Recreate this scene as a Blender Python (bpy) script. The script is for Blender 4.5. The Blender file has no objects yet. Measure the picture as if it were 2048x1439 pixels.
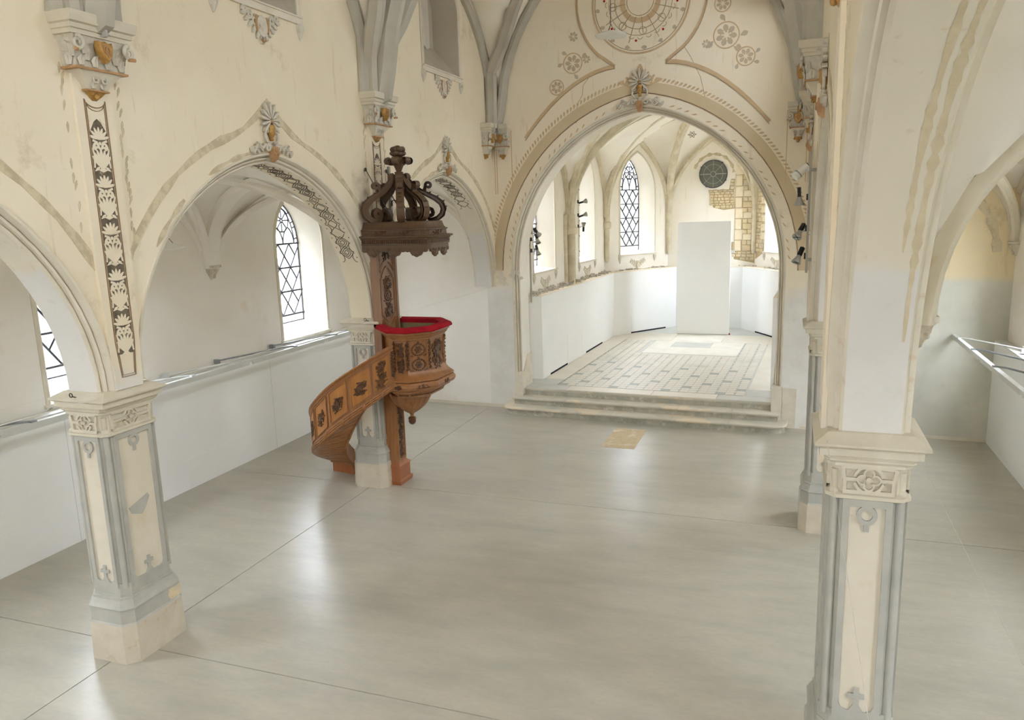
import bpy, bmesh, math, random
from mathutils import Vector, Matrix
rnd = random.Random(7)
PI = math.pi
S = bpy.context.scene
COL = S.collection

# ------------------------------------------------------------------ camera
cam = bpy.data.objects.new('camera', bpy.data.cameras.new('camera'))
COL.objects.link(cam)
_r = [Vector((0.9412, 0.0359, -0.3358)), Vector((0.3364, -0.1879, 0.9228)), Vector((-0.03, -0.9815, -0.1889))]
cx = Vector((_r[0].x, _r[1].x, _r[2].x)).normalized()
cz = -Vector((_r[0].z, _r[1].z, _r[2].z)).normalized()
cy = cz.cross(cx).normalized(); cx = cy.cross(cz).normalized()
cam.matrix_world = Matrix(((cx.x, cy.x, cz.x, 0), (cx.y, cy.y, cz.y, 0), (cx.z, cy.z, cz.z, 4.5), (0, 0, 0, 1)))
cam.data.sensor_width = 36.0
cam.data.lens = 36.0 * 1535.4 / 2048.0
cam.data.clip_start = 0.05
S.camera = cam

# ------------------------------------------------------------------ world, exposure
W = bpy.data.worlds.new('overcast sky'); S.world = W
W.use_nodes = True
_wt = W.node_tree                  # overcast sky, three times brighter overhead than at the horizon
_g = _wt.nodes.new('ShaderNodeNewGeometry'); _x = _wt.nodes.new('ShaderNodeSeparateXYZ'); _wt.links.new(_g.outputs['Incoming'], _x.inputs[0])
_m = _wt.nodes.new('ShaderNodeMapRange'); _m.clamp = True
for _k, _v in (('From Min', 0.0), ('From Max', -1.0), ('To Min', 3.2), ('To Max', 9.6)): _m.inputs[_k].default_value = _v
_wt.links.new(_x.outputs['Z'], _m.inputs['Value'])
_b = _wt.nodes['Background']; _b.inputs[0].default_value = (0.90, 0.97, 1.08, 1); _wt.links.new(_m.outputs['Result'], _b.inputs[1])
S.view_settings.view_transform = 'Standard'
try: S.view_settings.look = 'None'
except Exception: pass
S.view_settings.gamma = 1.0
S.view_settings.use_curve_mapping = False
S.view_settings.exposure = 2.22
S.cycles.use_denoising = True
S.cycles.max_bounces = 14
S.cycles.diffuse_bounces = 12
S.cycles.glossy_bounces = 3
S.cycles.transparent_max_bounces = 12
S.cycles.caustics_reflective = False
S.cycles.caustics_refractive = False
S.cycles.sample_clamp_indirect = 4.0
S.cycles.use_adaptive_sampling = False
try: S.cycles.denoising_prefilter = 'ACCURATE'
except Exception: pass

def sky_portal(loc, direction, w, h):
    """lets the daylight sampler aim at a modelled window opening"""
    L = bpy.data.lights.new('window_daylight', 'AREA')
    L.shape = 'RECTANGLE'; L.size = w; L.size_y = h
    L.cycles.is_portal = True
    o = bpy.data.objects.new('window_daylight', L); COL.objects.link(o)
    o.location = loc
    o.rotation_euler = Vector(direction).to_track_quat('-Z', 'Z').to_euler()
    return o

# ------------------------------------------------------------------ materials
def nn(nt, t, **kw):
    n = nt.nodes.new(t)
    for k, v in kw.items():
        if k in n.inputs: n.inputs[k].default_value = v
        else: setattr(n, k, v)
    return n

def srgb(r, g, b):
    f = lambda c: ((c / 255.0) / 12.92 if c <= 10 else (((c / 255.0) + 0.055) / 1.055) ** 2.4)
    return (f(r), f(g), f(b), 1)

def base_mat(name, rough=0.8, spec=0.3, metal=0.0):
    m = bpy.data.materials.new(name); m.use_nodes = True
    nt = m.node_tree; b = nt.nodes['Principled BSDF']
    b.inputs['Roughness'].default_value = rough
    b.inputs['Metallic'].default_value = metal
    b.inputs['Specular IOR Level'].default_value = spec
    co = nn(nt, 'ShaderNodeTexCoord')
    return m, nt, b, co.outputs['Object']

def noise(nt, vec, scale, detail=5.0, rough=0.6, lo=0.35, hi=0.65, sx=None):
    if sx:
        mp = nn(nt, 'ShaderNodeMapping'); mp.inputs['Scale'].default_value = sx
        nt.links.new(vec, mp.inputs['Vector']); vec = mp.outputs['Vector']
    n = nn(nt, 'ShaderNodeTexNoise', Scale=scale, Detail=detail, Roughness=rough)
    nt.links.new(vec, n.inputs['Vector'])
    r = nn(nt, 'ShaderNodeMapRange', clamp=True)
    r.inputs['From Min'].default_value = lo; r.inputs['From Max'].default_value = hi
    nt.links.new(n.outputs['Fac'], r.inputs['Value'])
    return r.outputs['Result']

def mixc(nt, fac, a, b):
    m = nn(nt, 'ShaderNodeMix', data_type='RGBA')
    for i, v in ((6, a), (7, b)):
        if isinstance(v, tuple): m.inputs[i].default_value = v
        else: nt.links.new(v, m.inputs[i])
    if isinstance(fac, (int, float)): m.inputs[0].default_value = fac
    else: nt.links.new(fac, m.inputs[0])
    return m.outputs[2]

def bump(nt, b, vec, scale, strength, dist=0.01, detail=6.0):
    n = nn(nt, 'ShaderNodeTexNoise', Scale=scale, Detail=detail, Roughness=0.6)
    nt.links.new(vec, n.inputs['Vector'])
    u = nn(nt, 'ShaderNodeBump', Strength=strength, Distance=dist)
    nt.links.new(n.outputs['Fac'], u.inputs['Height'])
    nt.links.new(u.outputs['Normal'], b.inputs['Normal'])

def mat(name, c1, c2, scale=3.0, rough=0.8, spec=0.3, bs=0.0, bscale=40.0, lo=0.35, hi=0.65, metal=0.0, c3=None, s3=None, lo3=0.6, hi3=0.75, sx=None):
    m, nt, b, vec = base_mat(name, rough, spec, metal)
    col = mixc(nt, noise(nt, vec, scale, lo=lo, hi=hi, sx=sx), srgb(*c1), srgb(*c2))
    if c3: col = mixc(nt, noise(nt, vec, s3, lo=lo3, hi=hi3), col, srgb(*c3))
    nt.links.new(col, b.inputs['Base Color'])
    if bs: bump(nt, b, vec, bscale, bs)
    return m

def zband(nt, vec, z0, z1, wob, nscale=1.2):
    """1 above a ragged horizontal edge, 0 below (where old limewash meets new plaster)"""
    sp = nn(nt, 'ShaderNodeSeparateXYZ'); nt.links.new(vec, sp.inputs[0])
    n = nn(nt, 'ShaderNodeTexNoise', Scale=nscale, Detail=4.0, Roughness=0.6); nt.links.new(vec, n.inputs['Vector'])
    a = nn(nt, 'ShaderNodeMath', operation='MULTIPLY_ADD'); nt.links.new(n.outputs['Fac'], a.inputs[0])
    a.inputs[1].default_value = wob; nt.links.new(sp.outputs['Z'], a.inputs[2])
    r = nn(nt, 'ShaderNodeMapRange', clamp=True)
    r.inputs['From Min'].default_value = z0 + wob * 0.5; r.inputs['From Max'].default_value = z1 + wob * 0.5
    nt.links.new(a.outputs[0], r.inputs['Value'])
    return r.outputs['Result']

def plaster(name, up1, up2, low1, low2, z0, z1, wob, stain=(176, 155, 120), stain_hi=0.85):
    m, nt, b, vec = base_mat(name, 0.9, 0.15)
    upper = mixc(nt, noise(nt, vec, 0.55, 6, 0.62, 0.38, 0.64), srgb(*up1), srgb(*up2))
    upper = mixc(nt, noise(nt, vec, 1.3, 8, 0.7, 0.6, stain_hi), upper, srgb(*stain))
    upper = mixc(nt, noise(nt, vec, 2.0, 5, 0.6, 0.62, 0.85, sx=(5, 5, 0.5)), upper, srgb(202, 176, 146))
    lower = mixc(nt, noise(nt, vec, 0.9, 6, 0.6, 0.35, 0.65), srgb(*low1), srgb(*low2))
    lower = mixc(nt, noise(nt, vec, 3.5, 8, 0.7, 0.6, 0.85), lower, srgb(*[int(c * 0.93) for c in low2]))
    col = mixc(nt, zband(nt, vec, z0, z1, wob), lower, upper)
    nt.links.new(col, b.inputs['Base Color'])
    bump(nt, b, vec, 9.0, 0.12, 0.02, 8.0)
    return m

M = {}
M['nave'] = plaster('nave plaster', (228, 216, 192), (234, 224, 204), (234, 232, 228), (215, 211, 203), 2.9, 3.05, 0.9)
M['end'] = plaster('chancel arch wall plaster', (234, 222, 201), (238, 229, 210), (234, 232, 228), (215, 212, 205), 2.75, 3.05, 0.9)
M['soffit'] = plaster('arch soffit plaster', (222, 214, 198), (226, 219, 204), (224, 222, 219), (217, 214, 210), 4.05, 4.12, 0.4, stain_hi=0.95)
M['softcream'] = mat('cream arch soffit plaster', (224, 213, 191), (228, 218, 198), 0.8, 0.9, 0.15, 0.1, 9.0, c3=(214, 198, 168), s3=1.6)
M['aisle'] = mat('aisle plaster', (240, 237, 231), (235, 230, 222), 0.7, 0.9, 0.15, 0.1, 9.0, c3=(222, 202, 178), s3=0.9, lo3=0.62, hi3=0.85)
M['niche'] = plaster('aisle end plaster', (232, 216, 182), (228, 212, 178), (214, 213, 202), (198, 197, 186), 3.0, 3.15, 0.3)
M['chancel'] = plaster('chancel plaster', (240, 234, 221), (244, 239, 229), (240, 238, 232), (234, 230, 221), 3.0, 3.5, 1.3, stain=(238, 219, 178), stain_hi=0.85)
M['chvault'] = mat('chancel vault plaster', (243, 239, 230), (238, 232, 220), 1.2, 0.9, 0.15, 0.06, 8.0)
M['vault'] = mat('vault plaster', (238, 231, 217), (233, 225, 208), 0.8, 0.9, 0.15, 0.1, 8.0)
M['rib'] = mat('grey rib stone', (190, 186, 174), (178, 172, 158), 1.5, 0.85, 0.2, 0.1, 30.0)
M['chrib'] = mat('bare chancel rib stone', (222, 213, 192), (200, 190, 166), 3.5, 0.9, 0.15, 0.25, 25.0, c3=(228, 219, 196), s3=2.5)
M['mould'] = mat('cream moulding', (223, 216, 201), (214, 206, 189), 2.0, 0.8, 0.2, 0.05, 30.0, c3=(205, 180, 150), s3=6.0, lo3=0.62, hi3=0.8)
M['pframe'] = mat('grey painted stone', (172, 171, 163), (184, 182, 173), 4.0, 0.75, 0.25, 0.08, 60.0)
M['ppanel'] = mat('cream marbled panel', (219, 210, 193), (212, 203, 185), 2.5, 0.6, 0.35, 0.05, 25.0, c3=(207, 190, 160), s3=3.0, lo3=0.6, hi3=0.78)
M['pcap'] = mat('cream capital stone', (213, 206, 189), (204, 196, 177), 5.0, 0.8, 0.25, 0.08, 50.0)
M['plinth'] = mat('pitted limestone', (208, 199, 182), (198, 188, 169), 4.0, 0.85, 0.2, 0.45, 45.0, c3=(190, 172, 142), s3=9.0, lo3=0.6, hi3=0.75)
M['recess'] = mat('dark recess paint', (112, 104, 90), (96, 90, 80), 20.0, 0.9, 0.1)
M['line'] = mat('brown painted line', (158, 132, 108), (134, 112, 92), 12.0, 0.9, 0.1)
M['faint'] = mat('faint brown line', (176, 156, 128), (160, 142, 116), 9.0, 0.9, 0.1)
M['key'] = mat('dark painted scroll line', (100, 92, 80), (128, 118, 102), 14.0, 0.9, 0.1, c3=(176, 164, 142), s3=9.0, lo3=0.6, hi3=0.7)
M['orn'] = mat('white plaster ornament', (212, 206, 192), (196, 189, 174), 14.0, 0.8, 0.2, 0.1, 60.0, c3=(168, 146, 122), s3=10.0, lo3=0.58, hi3=0.75)
M['gold'] = mat('worn gilding', (190, 150, 84), (160, 118, 60), 18.0, 0.45, 0.5, 0.1, 60.0, metal=0.35)
M['goldline'] = mat('ochre gilt fillet', (184, 146, 104), (166, 126, 86), 14.0, 0.6, 0.4)
M['stainband'] = mat('bare mortar trace', (192, 179, 152), (214, 201, 174), 7.0, 0.95, 0.1, 0.4, 30.0, lo=0.42, hi=0.58)
M['scar'] = mat('brown plaster scar', (214, 202, 175), (204, 191, 162), 8.0, 0.95, 0.1, 0.3, 30.0, c3=(206, 194, 166), s3=5.0)
M['pink'] = mat('faded pink paint line', (199, 172, 138), (206, 184, 150), 5.0, 0.9, 0.1)
M['tan'] = mat('tan painted band', (204, 186, 154), (210, 193, 163), 2.0, 0.9, 0.1)
M['bluegrey'] = mat('faded blue grey paint', (186, 175, 156), (196, 181, 156), 8.0, 0.9, 0.1)
M['whitepanel'] = mat('white display panel', (241, 242, 242), (238, 239, 239), 0.8, 0.55, 0.3)
M['rawedge'] = mat('raw board edge', (222, 208, 182), (206, 190, 162), 8.0, 0.8, 0.2)
M['gap'] = mat('dark slot', (52, 52, 58), (40, 40, 46), 5.0, 0.8, 0.1)
M['alu'] = mat('white enamelled rail', (214, 216, 214), (206, 208, 206), 4.0, 0.35, 0.5)
M['rod'] = mat('grey steel rod', (150, 154, 158), (132, 136, 140), 8.0, 0.35, 0.5, metal=0.4)
M['black'] = mat('black metal', (34, 34, 34), (26, 26, 26), 8.0, 0.5, 0.4)
M['spot'] = mat('grey spotlight shell', (172, 170, 162), (164, 162, 154), 6.0, 0.5, 0.4)
M['lens'] = mat('silver reflector', (226, 226, 222), (190, 190, 188), 30.0, 0.2, 0.7, metal=0.5)
M['iron'] = mat('dark iron', (70, 64, 58), (54, 50, 46), 20.0, 0.6, 0.4)
M['lead'] = mat('lead came', (92, 92, 98), (74, 74, 82), 10.0, 0.6, 0.3)
M['fabric'] = mat('grey blind fabric', (214, 206, 196), (204, 196, 186), 2.0, 0.95, 0.1)
M['infill'] = mat('blind infill', (190, 182, 168), (182, 174, 158), 2.0, 0.95, 0.1)
M['lampshade'] = mat('white opal lamp', (226, 224, 214), (220, 218, 208), 3.0, 0.4, 0.4)
M['red'] = mat('crimson velvet', (168, 24, 40), (144, 16, 32), 10.0, 0.9, 0.2, 0.2, 60.0)
M['felt'] = mat('olive lining cloth', (140, 126, 92), (126, 112, 80), 8.0, 0.95, 0.1)
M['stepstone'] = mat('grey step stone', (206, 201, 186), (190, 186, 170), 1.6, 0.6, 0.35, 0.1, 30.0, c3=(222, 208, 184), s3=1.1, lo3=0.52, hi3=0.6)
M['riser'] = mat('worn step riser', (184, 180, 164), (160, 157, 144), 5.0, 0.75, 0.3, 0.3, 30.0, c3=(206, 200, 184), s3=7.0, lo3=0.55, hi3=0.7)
M['jamb'] = mat('limestone jamb block', (226, 219, 204), (214, 206, 190), 4.0, 0.85, 0.2, 0.25, 30.0)
M['grave'] = mat('worn sandstone slab', (214, 196, 164), (202, 184, 152), 9.0, 0.85, 0.2, 0.3, 50.0, c3=(228, 220, 206), s3=3.2, lo3=0.55, hi3=0.68)
M['tile'] = mat('cream floor tile', (222, 217, 206), (213, 208, 197), 2.2, 0.42, 0.4, 0.05, 20.0, c3=(190, 188, 174), s3=1.4, lo3=0.5, hi3=0.75)
M['tilegrey'] = mat('grey floor tile', (152, 158, 152), (172, 174, 166), 3.0, 0.42, 0.4)
M['chfloor'] = mat('beige chancel paving', (226, 220, 207), (217, 211, 198), 1.5, 0.45, 0.4, 0.05, 12.0)
M['cement'] = mat('pale cement patch', (232, 229, 220), (222, 218, 206), 2.5, 0.5, 0.35, 0.1, 16.0)
M['greyslab'] = mat('grey slate slab', (192, 194, 188), (202, 202, 196), 3.0, 0.45, 0.4)
M['rubble'] = mat('ochre rubble stone', (226, 212, 180), (210, 192, 154), 6.0, 0.95, 0.1, 0.5, 30.0, c3=(196, 186, 168), s3=2.3, lo3=0.52, hi3=0.66)
M['mortar'] = mat('rubble mortar', (190, 172, 138), (174, 156, 124), 12.0, 0.95, 0.1, 0.5, 30.0)
M['ashlar'] = mat('dressed cream stone', (238, 227, 203), (230, 217, 190), 5.0, 0.9, 0.15, 0.25, 30.0)
M['debris'] = mat('broken plaster edge', (222, 217, 208), (160, 152, 140), 22.0, 0.95, 0.1, 0.6, 40.0)
M['ventglass'] = mat('dark grey glass', (112, 114, 102), (98, 100, 92), 2.0, 0.35, 0.3)
M['ventbar'] = mat('pale grey lead bar', (168, 168, 156), (150, 150, 140), 6.0, 0.5, 0.4)
M['conduit'] = mat('grey conduit', (158, 154, 142), (148, 144, 132), 6.0, 0.5, 0.4)

def wood(name, c1, c2, c3, rough=0.35, sx=(14, 14, 1.4)):
    m, nt, b, vec = base_mat(name, rough, 0.45)
    g = noise(nt, vec, 1.6, 8, 0.65, 0.3, 0.7, sx=sx)
    col = mixc(nt, g, srgb(*c1), srgb(*c2))
    col = mixc(nt, noise(nt, vec, 2.6, 4, 0.5, 0.45, 0.75), col, srgb(*c3))
    nt.links.new(col, b.inputs['Base Color'])
    bump(nt, b, vec, 60.0, 0.06, 0.004)
    return m
M['wood'] = wood('varnished walnut', (168, 116, 70), (134, 88, 50), (154, 106, 72))
M['woodpanel'] = wood('bright walnut panel', (190, 132, 68), (154, 98, 44), (166, 112, 62))
M['woodlow'] = wood('reddish walnut plinth', (170, 106, 64), (146, 86, 48), (156, 98, 64))
M['wooddark'] = wood('dark walnut canopy', (104, 78, 54), (78, 58, 42), (92, 72, 54), 0.45)
M['woodback'] = wood('walnut back board', (158, 124, 98), (132, 98, 74), (146, 114, 90))
M['carve'] = wood('dark carved walnut', (98, 64, 38), (72, 46, 28), (116, 78, 46), 0.35)

def concrete():
    m, nt, b, vec = base_mat('polished concrete', 0.3, 0.5)
    c = mixc(nt, noise(nt, vec, 0.6, 2, 0.45, 0.2, 0.8), srgb(170, 166, 153), srgb(190, 184, 168))
    c = mixc(nt, noise(nt, vec, 1.2, 3, 0.5, 0.3, 1.0, sx=(0.5, 1.3, 1)), c, srgb(148, 146, 137))
    c = mixc(nt, noise(nt, vec, 3.0, 4, 0.55, 0.3, 1.15, sx=(0.5, 1.6, 1)), c, srgb(198, 192, 176))
    c = mixc(nt, noise(nt, vec, 16.0, 5, 0.6, 0.3, 1.5, sx=(0.6, 1.4, 1)), c, srgb(156, 153, 142))
    nt.links.new(c, b.inputs['Base Color'])
    r = nn(nt, 'ShaderNodeMapRange'); r.inputs['To Min'].default_value = 0.276; r.inputs['To Max'].default_value = 0.33
    nt.links.new(noise(nt, vec, 1.6, 6, 0.6, 0.3, 0.7), r.inputs['Value'])
    nt.links.new(r.outputs['Result'], b.inputs['Roughness'])
    bump(nt, b, vec, 5.0, 0.03, 0.01)
    return m
M['concrete'] = concrete()

def glass():
    m = bpy.data.materials.new('clear window pane'); m.use_nodes = True
    nt = m.node_tree; nt.nodes.clear()
    out = nn(nt, 'ShaderNodeOutputMaterial'); mx = nn(nt, 'ShaderNodeMixShader')
    tr = nn(nt, 'ShaderNodeBsdfTransparent'); gl = nn(nt, 'ShaderNodeBsdfGlossy', Roughness=0.05)
    tr.inputs[0].default_value = (0.97, 0.98, 0.98, 1)
    mx.inputs[0].default_value = 0.06
    nt.links.new(tr.outputs[0], mx.inputs[1]); nt.links.new(gl.outputs[0], mx.inputs[2]); nt.links.new(mx.outputs[0], out.inputs[0])
    return m
M['glass'] = glass()

# ------------------------------------------------------------------ mesh helpers
class MB:
    def __init__(s, xf=None):
        s.v = []; s.f = []; s.xf = xf; s.k = 0
    def add(s, vs, fs):
        o = len(s.v)
        s.v.extend([s.xf(*p) for p in vs] if s.xf else [tuple(p) for p in vs])
        s.f.extend([[i + o for i in f] for f in fs])
        return s
    def box(s, x0, y0, z0, x1, y1, z1):
        return s.add([(x0, y0, z0), (x1, y0, z0), (x1, y1, z0), (x0, y1, z0), (x0, y0, z1), (x1, y0, z1), (x1, y1, z1), (x0, y1, z1)],
                     [(0, 3, 2, 1), (4, 5, 6, 7), (0, 1, 5, 4), (1, 2, 6, 5), (2, 3, 7, 6), (3, 0, 4, 7)])
    def quad(s, a, b, c, d):
        return s.add([a, b, c, d], [(0, 1, 2, 3)])
    def loft(s, rings, closed=True, cap=True):
        n = len(rings[0]); vs = [p for r in rings for p in r]; fs = []
        for k in range(len(rings) - 1):
            for i in range(n if closed else n - 1):
                j = (i + 1) % n
                fs.append((k * n + i, k * n + j, (k + 1) * n + j, (k + 1) * n + i))
        if cap and closed:
            fs.append(tuple(range(n))[::-1]); fs.append(tuple((len(rings) - 1) * n + i for i in range(n)))
        return s.add(vs, fs)
    def tube(s, pts, r, n=8, cap=True):
        pts = [Vector(p) for p in pts]; rs = r if isinstance(r, (list, tuple)) else [r] * len(pts)
        rings = []; ref = None
        for i, p in enumerate(pts):
            t = (pts[min(i + 1, len(pts) - 1)] - pts[max(i - 1, 0)])
            t = t.normalized() if t.length > 1e-9 else Vector((0, 0, 1))
            if ref is None: ref = Vector((0, 0, 1)) if abs(t.z) < 0.9 else Vector((1, 0, 0))
            a = (ref - t * ref.dot(t)).normalized(); b = t.cross(a); ref = a
            rings.append([tuple(p + (a * math.cos(2 * PI * k / n) + b * math.sin(2 * PI * k / n)) * rs[i]) for k in range(n)])
        return s.loft(rings, True, cap)
    def lathe(s, prof, n=16, c=(0, 0), cap=True, a0=0.0):
        return s.loft([[(c[0] + r * math.cos(a0 + 2 * PI * k / n), c[1] + r * math.sin(a0 + 2 * PI * k / n), z) for k in range(n)] for r, z in prof], True, cap)
    def ball(s, c, rx, ry, rz, nu=10, nv=6):
        return s.loft([[(c[0] + rx * math.sin(PI * j / nv) * math.cos(2 * PI * k / nu), c[1] + ry * math.sin(PI * j / nv) * math.sin(2 * PI * k / nu), c[2] + rz * math.cos(PI * j / nv)) for k in range(nu)]
                       for j in [0.08] + list(range(1, nv)) + [nv - 0.08]])
    # flat shapes: (s, t) in the plane, d = proud of it
    def prism(s, poly, d0, d1):
        n = len(poly); s.k = (s.k + 1) % 20; d1 += s.k * 1.2e-4      # never two overlapping faces in one plane
        return s.add([(a, b, d0) for a, b in poly] + [(a, b, d1) for a, b in poly],
                     [tuple(range(n, 2 * n))] + [(i, (i + 1) % n, n + (i + 1) % n, n + i) for i in range(n)])
    def ribbon(s, pts, w, d0, d1, closed=False, taper=None):
        n = len(pts); L = []; R = []; s.k = (s.k + 1) % 20; d1 += s.k * 1.2e-4
        for i in range(n):
            p = pts[i]
            q0 = pts[(i - 1) % n] if (closed or i > 0) else p
            q1 = pts[(i + 1) % n] if (closed or i < n - 1) else p
            tx, ty = q1[0] - q0[0], q1[1] - q0[1]; l = math.hypot(tx, ty) or 1
            ww = w * (taper[i] if taper else 1) / 2
            L.append((p[0] - ty / l * ww, p[1] + tx / l * ww)); R.append((p[0] + ty / l * ww, p[1] - tx / l * ww))
        vs = [(a, b, d1) for a, b in L] + [(a, b, d1) for a, b in R] + [(a, b, d0) for a, b in L] + [(a, b, d0) for a, b in R]
        fs = []
        for i in range(n if closed else n - 1):
            j = (i + 1) % n
            fs += [(i, j, n + j, n + i), (i, 2 * n + i, 2 * n + j, j), (n + i, n + j, 3 * n + j, 3 * n + i)]
        return s.add(vs, fs)
    def out(s, name, m, parent=None, smooth=None, **kw):
        me = bpy.data.meshes.new(name)
        me.from_pydata(s.v, [], s.f)
        bm = bmesh.new(); bm.from_mesh(me)
        bmesh.ops.recalc_face_normals(bm, faces=bm.faces)
        bm.to_mesh(me); bm.free()
        if smooth:
            for p in me.polygons: p.use_smooth = True
            me.set_sharp_from_angle(angle=math.radians(smooth))
        me.materials.append(M[m] if isinstance(m, str) else m)
        o = bpy.data.objects.new(name, me); COL.objects.link(o)
        if parent is not None: o.parent = parent
        for k, v in kw.items(): o[k] = v
        return o

def thing(name, label, cat, loc=None, **kw):
    o = bpy.data.objects.new(name, None); COL.objects.link(o)
    o.empty_display_size = 0.1
    o['label'] = label; o['category'] = cat
    for k, v in kw.items(): o[k] = v
    return o

def tag(o, label, cat, group=None):
    o['label'] = label; o['category'] = cat
    if group: o['group'] = group
    return o

def struct_root(name):
    o = bpy.data.objects.new(name, None); COL.objects.link(o); o['kind'] = 'structure'
    o.empty_display_size = 0.1
    return o

def dup(o, name=None):
    c = o.copy(); COL.objects.link(c)
    for ch in list(o.children):
        d = ch.copy(); COL.objects.link(d); d.parent = c
        for g in list(ch.children):
            e = g.copy(); COL.objects.link(e); e.parent = d
    return c

def arcpts(cx, cy, r, a0, a1, n):
    return [(cx + r * math.cos(a0 + (a1 - a0) * i / n), cy + r * math.sin(a0 + (a1 - a0) * i / n)) for i in range(n + 1)]

def spiral(cx, cy, r, turns, a0, sgn=1, n=18, r1=0.25):
    return [(cx + r * (1 - (1 - r1) * i / n) * math.cos(a0 + sgn * 2 * PI * turns * i / n), cy + r * (1 - (1 - r1) * i / n) * math.sin(a0 + sgn * 2 * PI * turns * i / n)) for i in range(n + 1)]

def petal(cx, cy, ang, ln, w, n=5, base=0.15):
    c, s_ = math.cos(ang), math.sin(ang); L = []; R = []
    for i in range(n + 1):
        t = i / n; u = ln * t
        ww = w * 0.5 * (base + (1 - base) * math.sin(PI * (t ** 1.4) * 0.96))
        L.append((cx + c * u - s_ * ww, cy + s_ * u + c * ww)); R.append((cx + c * u + s_ * ww, cy + s_ * u - c * ww))
    return L + R[::-1]

def pointed(a, h, er=0.16, n=14):
    """half of a pointed arch from (a,0) to (0,h): list of (s,z)"""
    e = er * a; r = a + e; th = math.acos(e / r); h0 = r * math.sin(th)
    return [(-e + r * math.cos(th * i / n), r * math.sin(th * i / n) * h / h0) for i in range(n + 1)]

def archpath(c, a, z0, h, er=0.16, n=14, zb=None):
    """whole pointed arch outline, left foot to right foot, with straight legs down to zb"""
    R = pointed(a, h, er, n)
    P = [(c - s, z0 + z) for s, z in R] + [(c + s, z0 + z) for s, z in R[-2::-1]]
    if zb is not None: P = [(c - a, zb)] + P + [(c + a, zb)]
    return P

def offs(P, d, closed=False):
    """outward offset with mitred corners of a polyline whose outside lies to its left"""
    out = []; n = len(P)
    for i in range(n):
        p = Vector(P[i]); N = None
        a = Vector(P[i - 1]) if (i > 0 or closed) else None; b = Vector(P[(i + 1) % n]) if (i < n - 1 or closed) else None
        ns = []
        if a is not None: t = (p - a).normalized(); ns.append(Vector((-t.y, t.x)))
        if b is not None: t = (b - p).normalized(); ns.append(Vector((-t.y, t.x)))
        N = sum(ns, Vector((0, 0))); N.normalize(); k = max(0.35, N.dot(ns[0]))
        out.append((p.x + N.x * d / k, p.y + N.y * d / k))
    return out

def moulding(mb, P, prof):
    """sweep a profile [(rho outward, d depth)] along plane outline P; mb.xf takes (s, t, d)"""
    rings = []
    off = {}
    for rho, d in prof:
        if rho not in off: off[rho] = offs(P, rho)
    for i in range(len(P)):
        rings.append([(off[rho][i][0], off[rho][i][1], d) for rho, d in prof])
    return mb.loft(rings, closed=False, cap=False)

def holewall(mb, s0, s1, z0, z1, holes, d=0.0, rows=None):
    """flat wall from s0..s1, z0..z1 with openings; hole = outline list (left foot .. right foot), closed below by its first z unless open"""
    cur = s0
    for H in sorted(holes, key=lambda h: h[0][0]):
        l, r = max(s0, H[0][0]), min(s1, H[-1][0])
        if l > cur: mb.quad((cur, z0, d), (l, z0, d), (l, z1, d), (cur, z1, d))
        zb = H[0][1]
        if zb > z0 + 1e-6: mb.quad((l, z0, d), (r, z0, d), (r, zb, d), (l, zb, d))
        for (a, za), (b, zb2) in zip(H[:-1], H[1:]):
            if b - a < 1e-6: continue
            if b <= s0 or a >= s1: continue
            if a < s0: za = za + (zb2 - za) * (s0 - a) / (b - a); a = s0
            if b > s1: zb2 = za + (zb2 - za) * (s1 - a) / (b - a); b = s1
            mb.quad((a, za, d), (b, zb2, d), (b, z1, d), (a, z1, d))
        cur = r
    if cur < s1: mb.quad((cur, z0, d), (s1, z0, d), (s1, z1, d), (cur, z1, d))
    return mb

def reveal(mb, A, B, dA, dB, close=True):
    """splayed sides of an opening between outline A at depth dA and outline B at dB"""
    n = len(A)
    vs = [(a, b, dA) for a, b in A] + [(a, b, dB) for a, b in B]
    fs = [(i, i + 1, n + i + 1, n + i) for i in range(n - 1)]
    if close: fs.append((n - 1, 0, n, 2 * n - 1))
    return mb.add(vs, fs)

# ------------------------------------------------------------------ frames of reference
XL, XR = -6.30, 0.285            # nave faces of the two arcades
RZ = 1.02                       # the right arcade stands a trifle taller
def LF(s, t, d): return (XL + d, s, t)            # left arcade nave face: s = y, t = z, d = out into the nave
def RF(s, t, d): return (XR - d, s, t * RZ)
YE = 16.27
PHI = -0.045
cP, sP = math.cos(PHI), math.sin(PHI)
OX = -2.98
def CH(u, v, z): return (OX + u * cP - v * sP, YE + u * sP + v * cP, z)   # chancel frame, turned a little
def EF(s, t, d): return CH(s, -d, t)              # face of the chancel arch wall
PIER = [0.5, 5.85, 11.2]
BAYC = [-2.19, 3.17, 8.53, 13.95]
YW = -4.6                       # west wall behind the camera

# ------------------------------------------------------------------ floor of the nave and aisles: sawn concrete bays
WXL, WXR = -9.78, 3.78
fl = struct_root('floor')
MB().box(WXL - 0.3, YW - 0.3, -0.3, WXR + 0.3, 17.6, -0.03).out('sub_floor', 'gap', fl)
fx = [WXL - 0.1, -6.555, WXR + 0.1]; fy = [YW - 0.1, 0.5, 5.755, 10.93, 17.3]
g = 0.006
for i in range(2):
    for j in range(4):
        MB().box(fx[i] + g, fy[j] + g, -0.03, fx[i + 1] - g, fy[j + 1] - g, 0).out('slab', 'concrete', fl)

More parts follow.
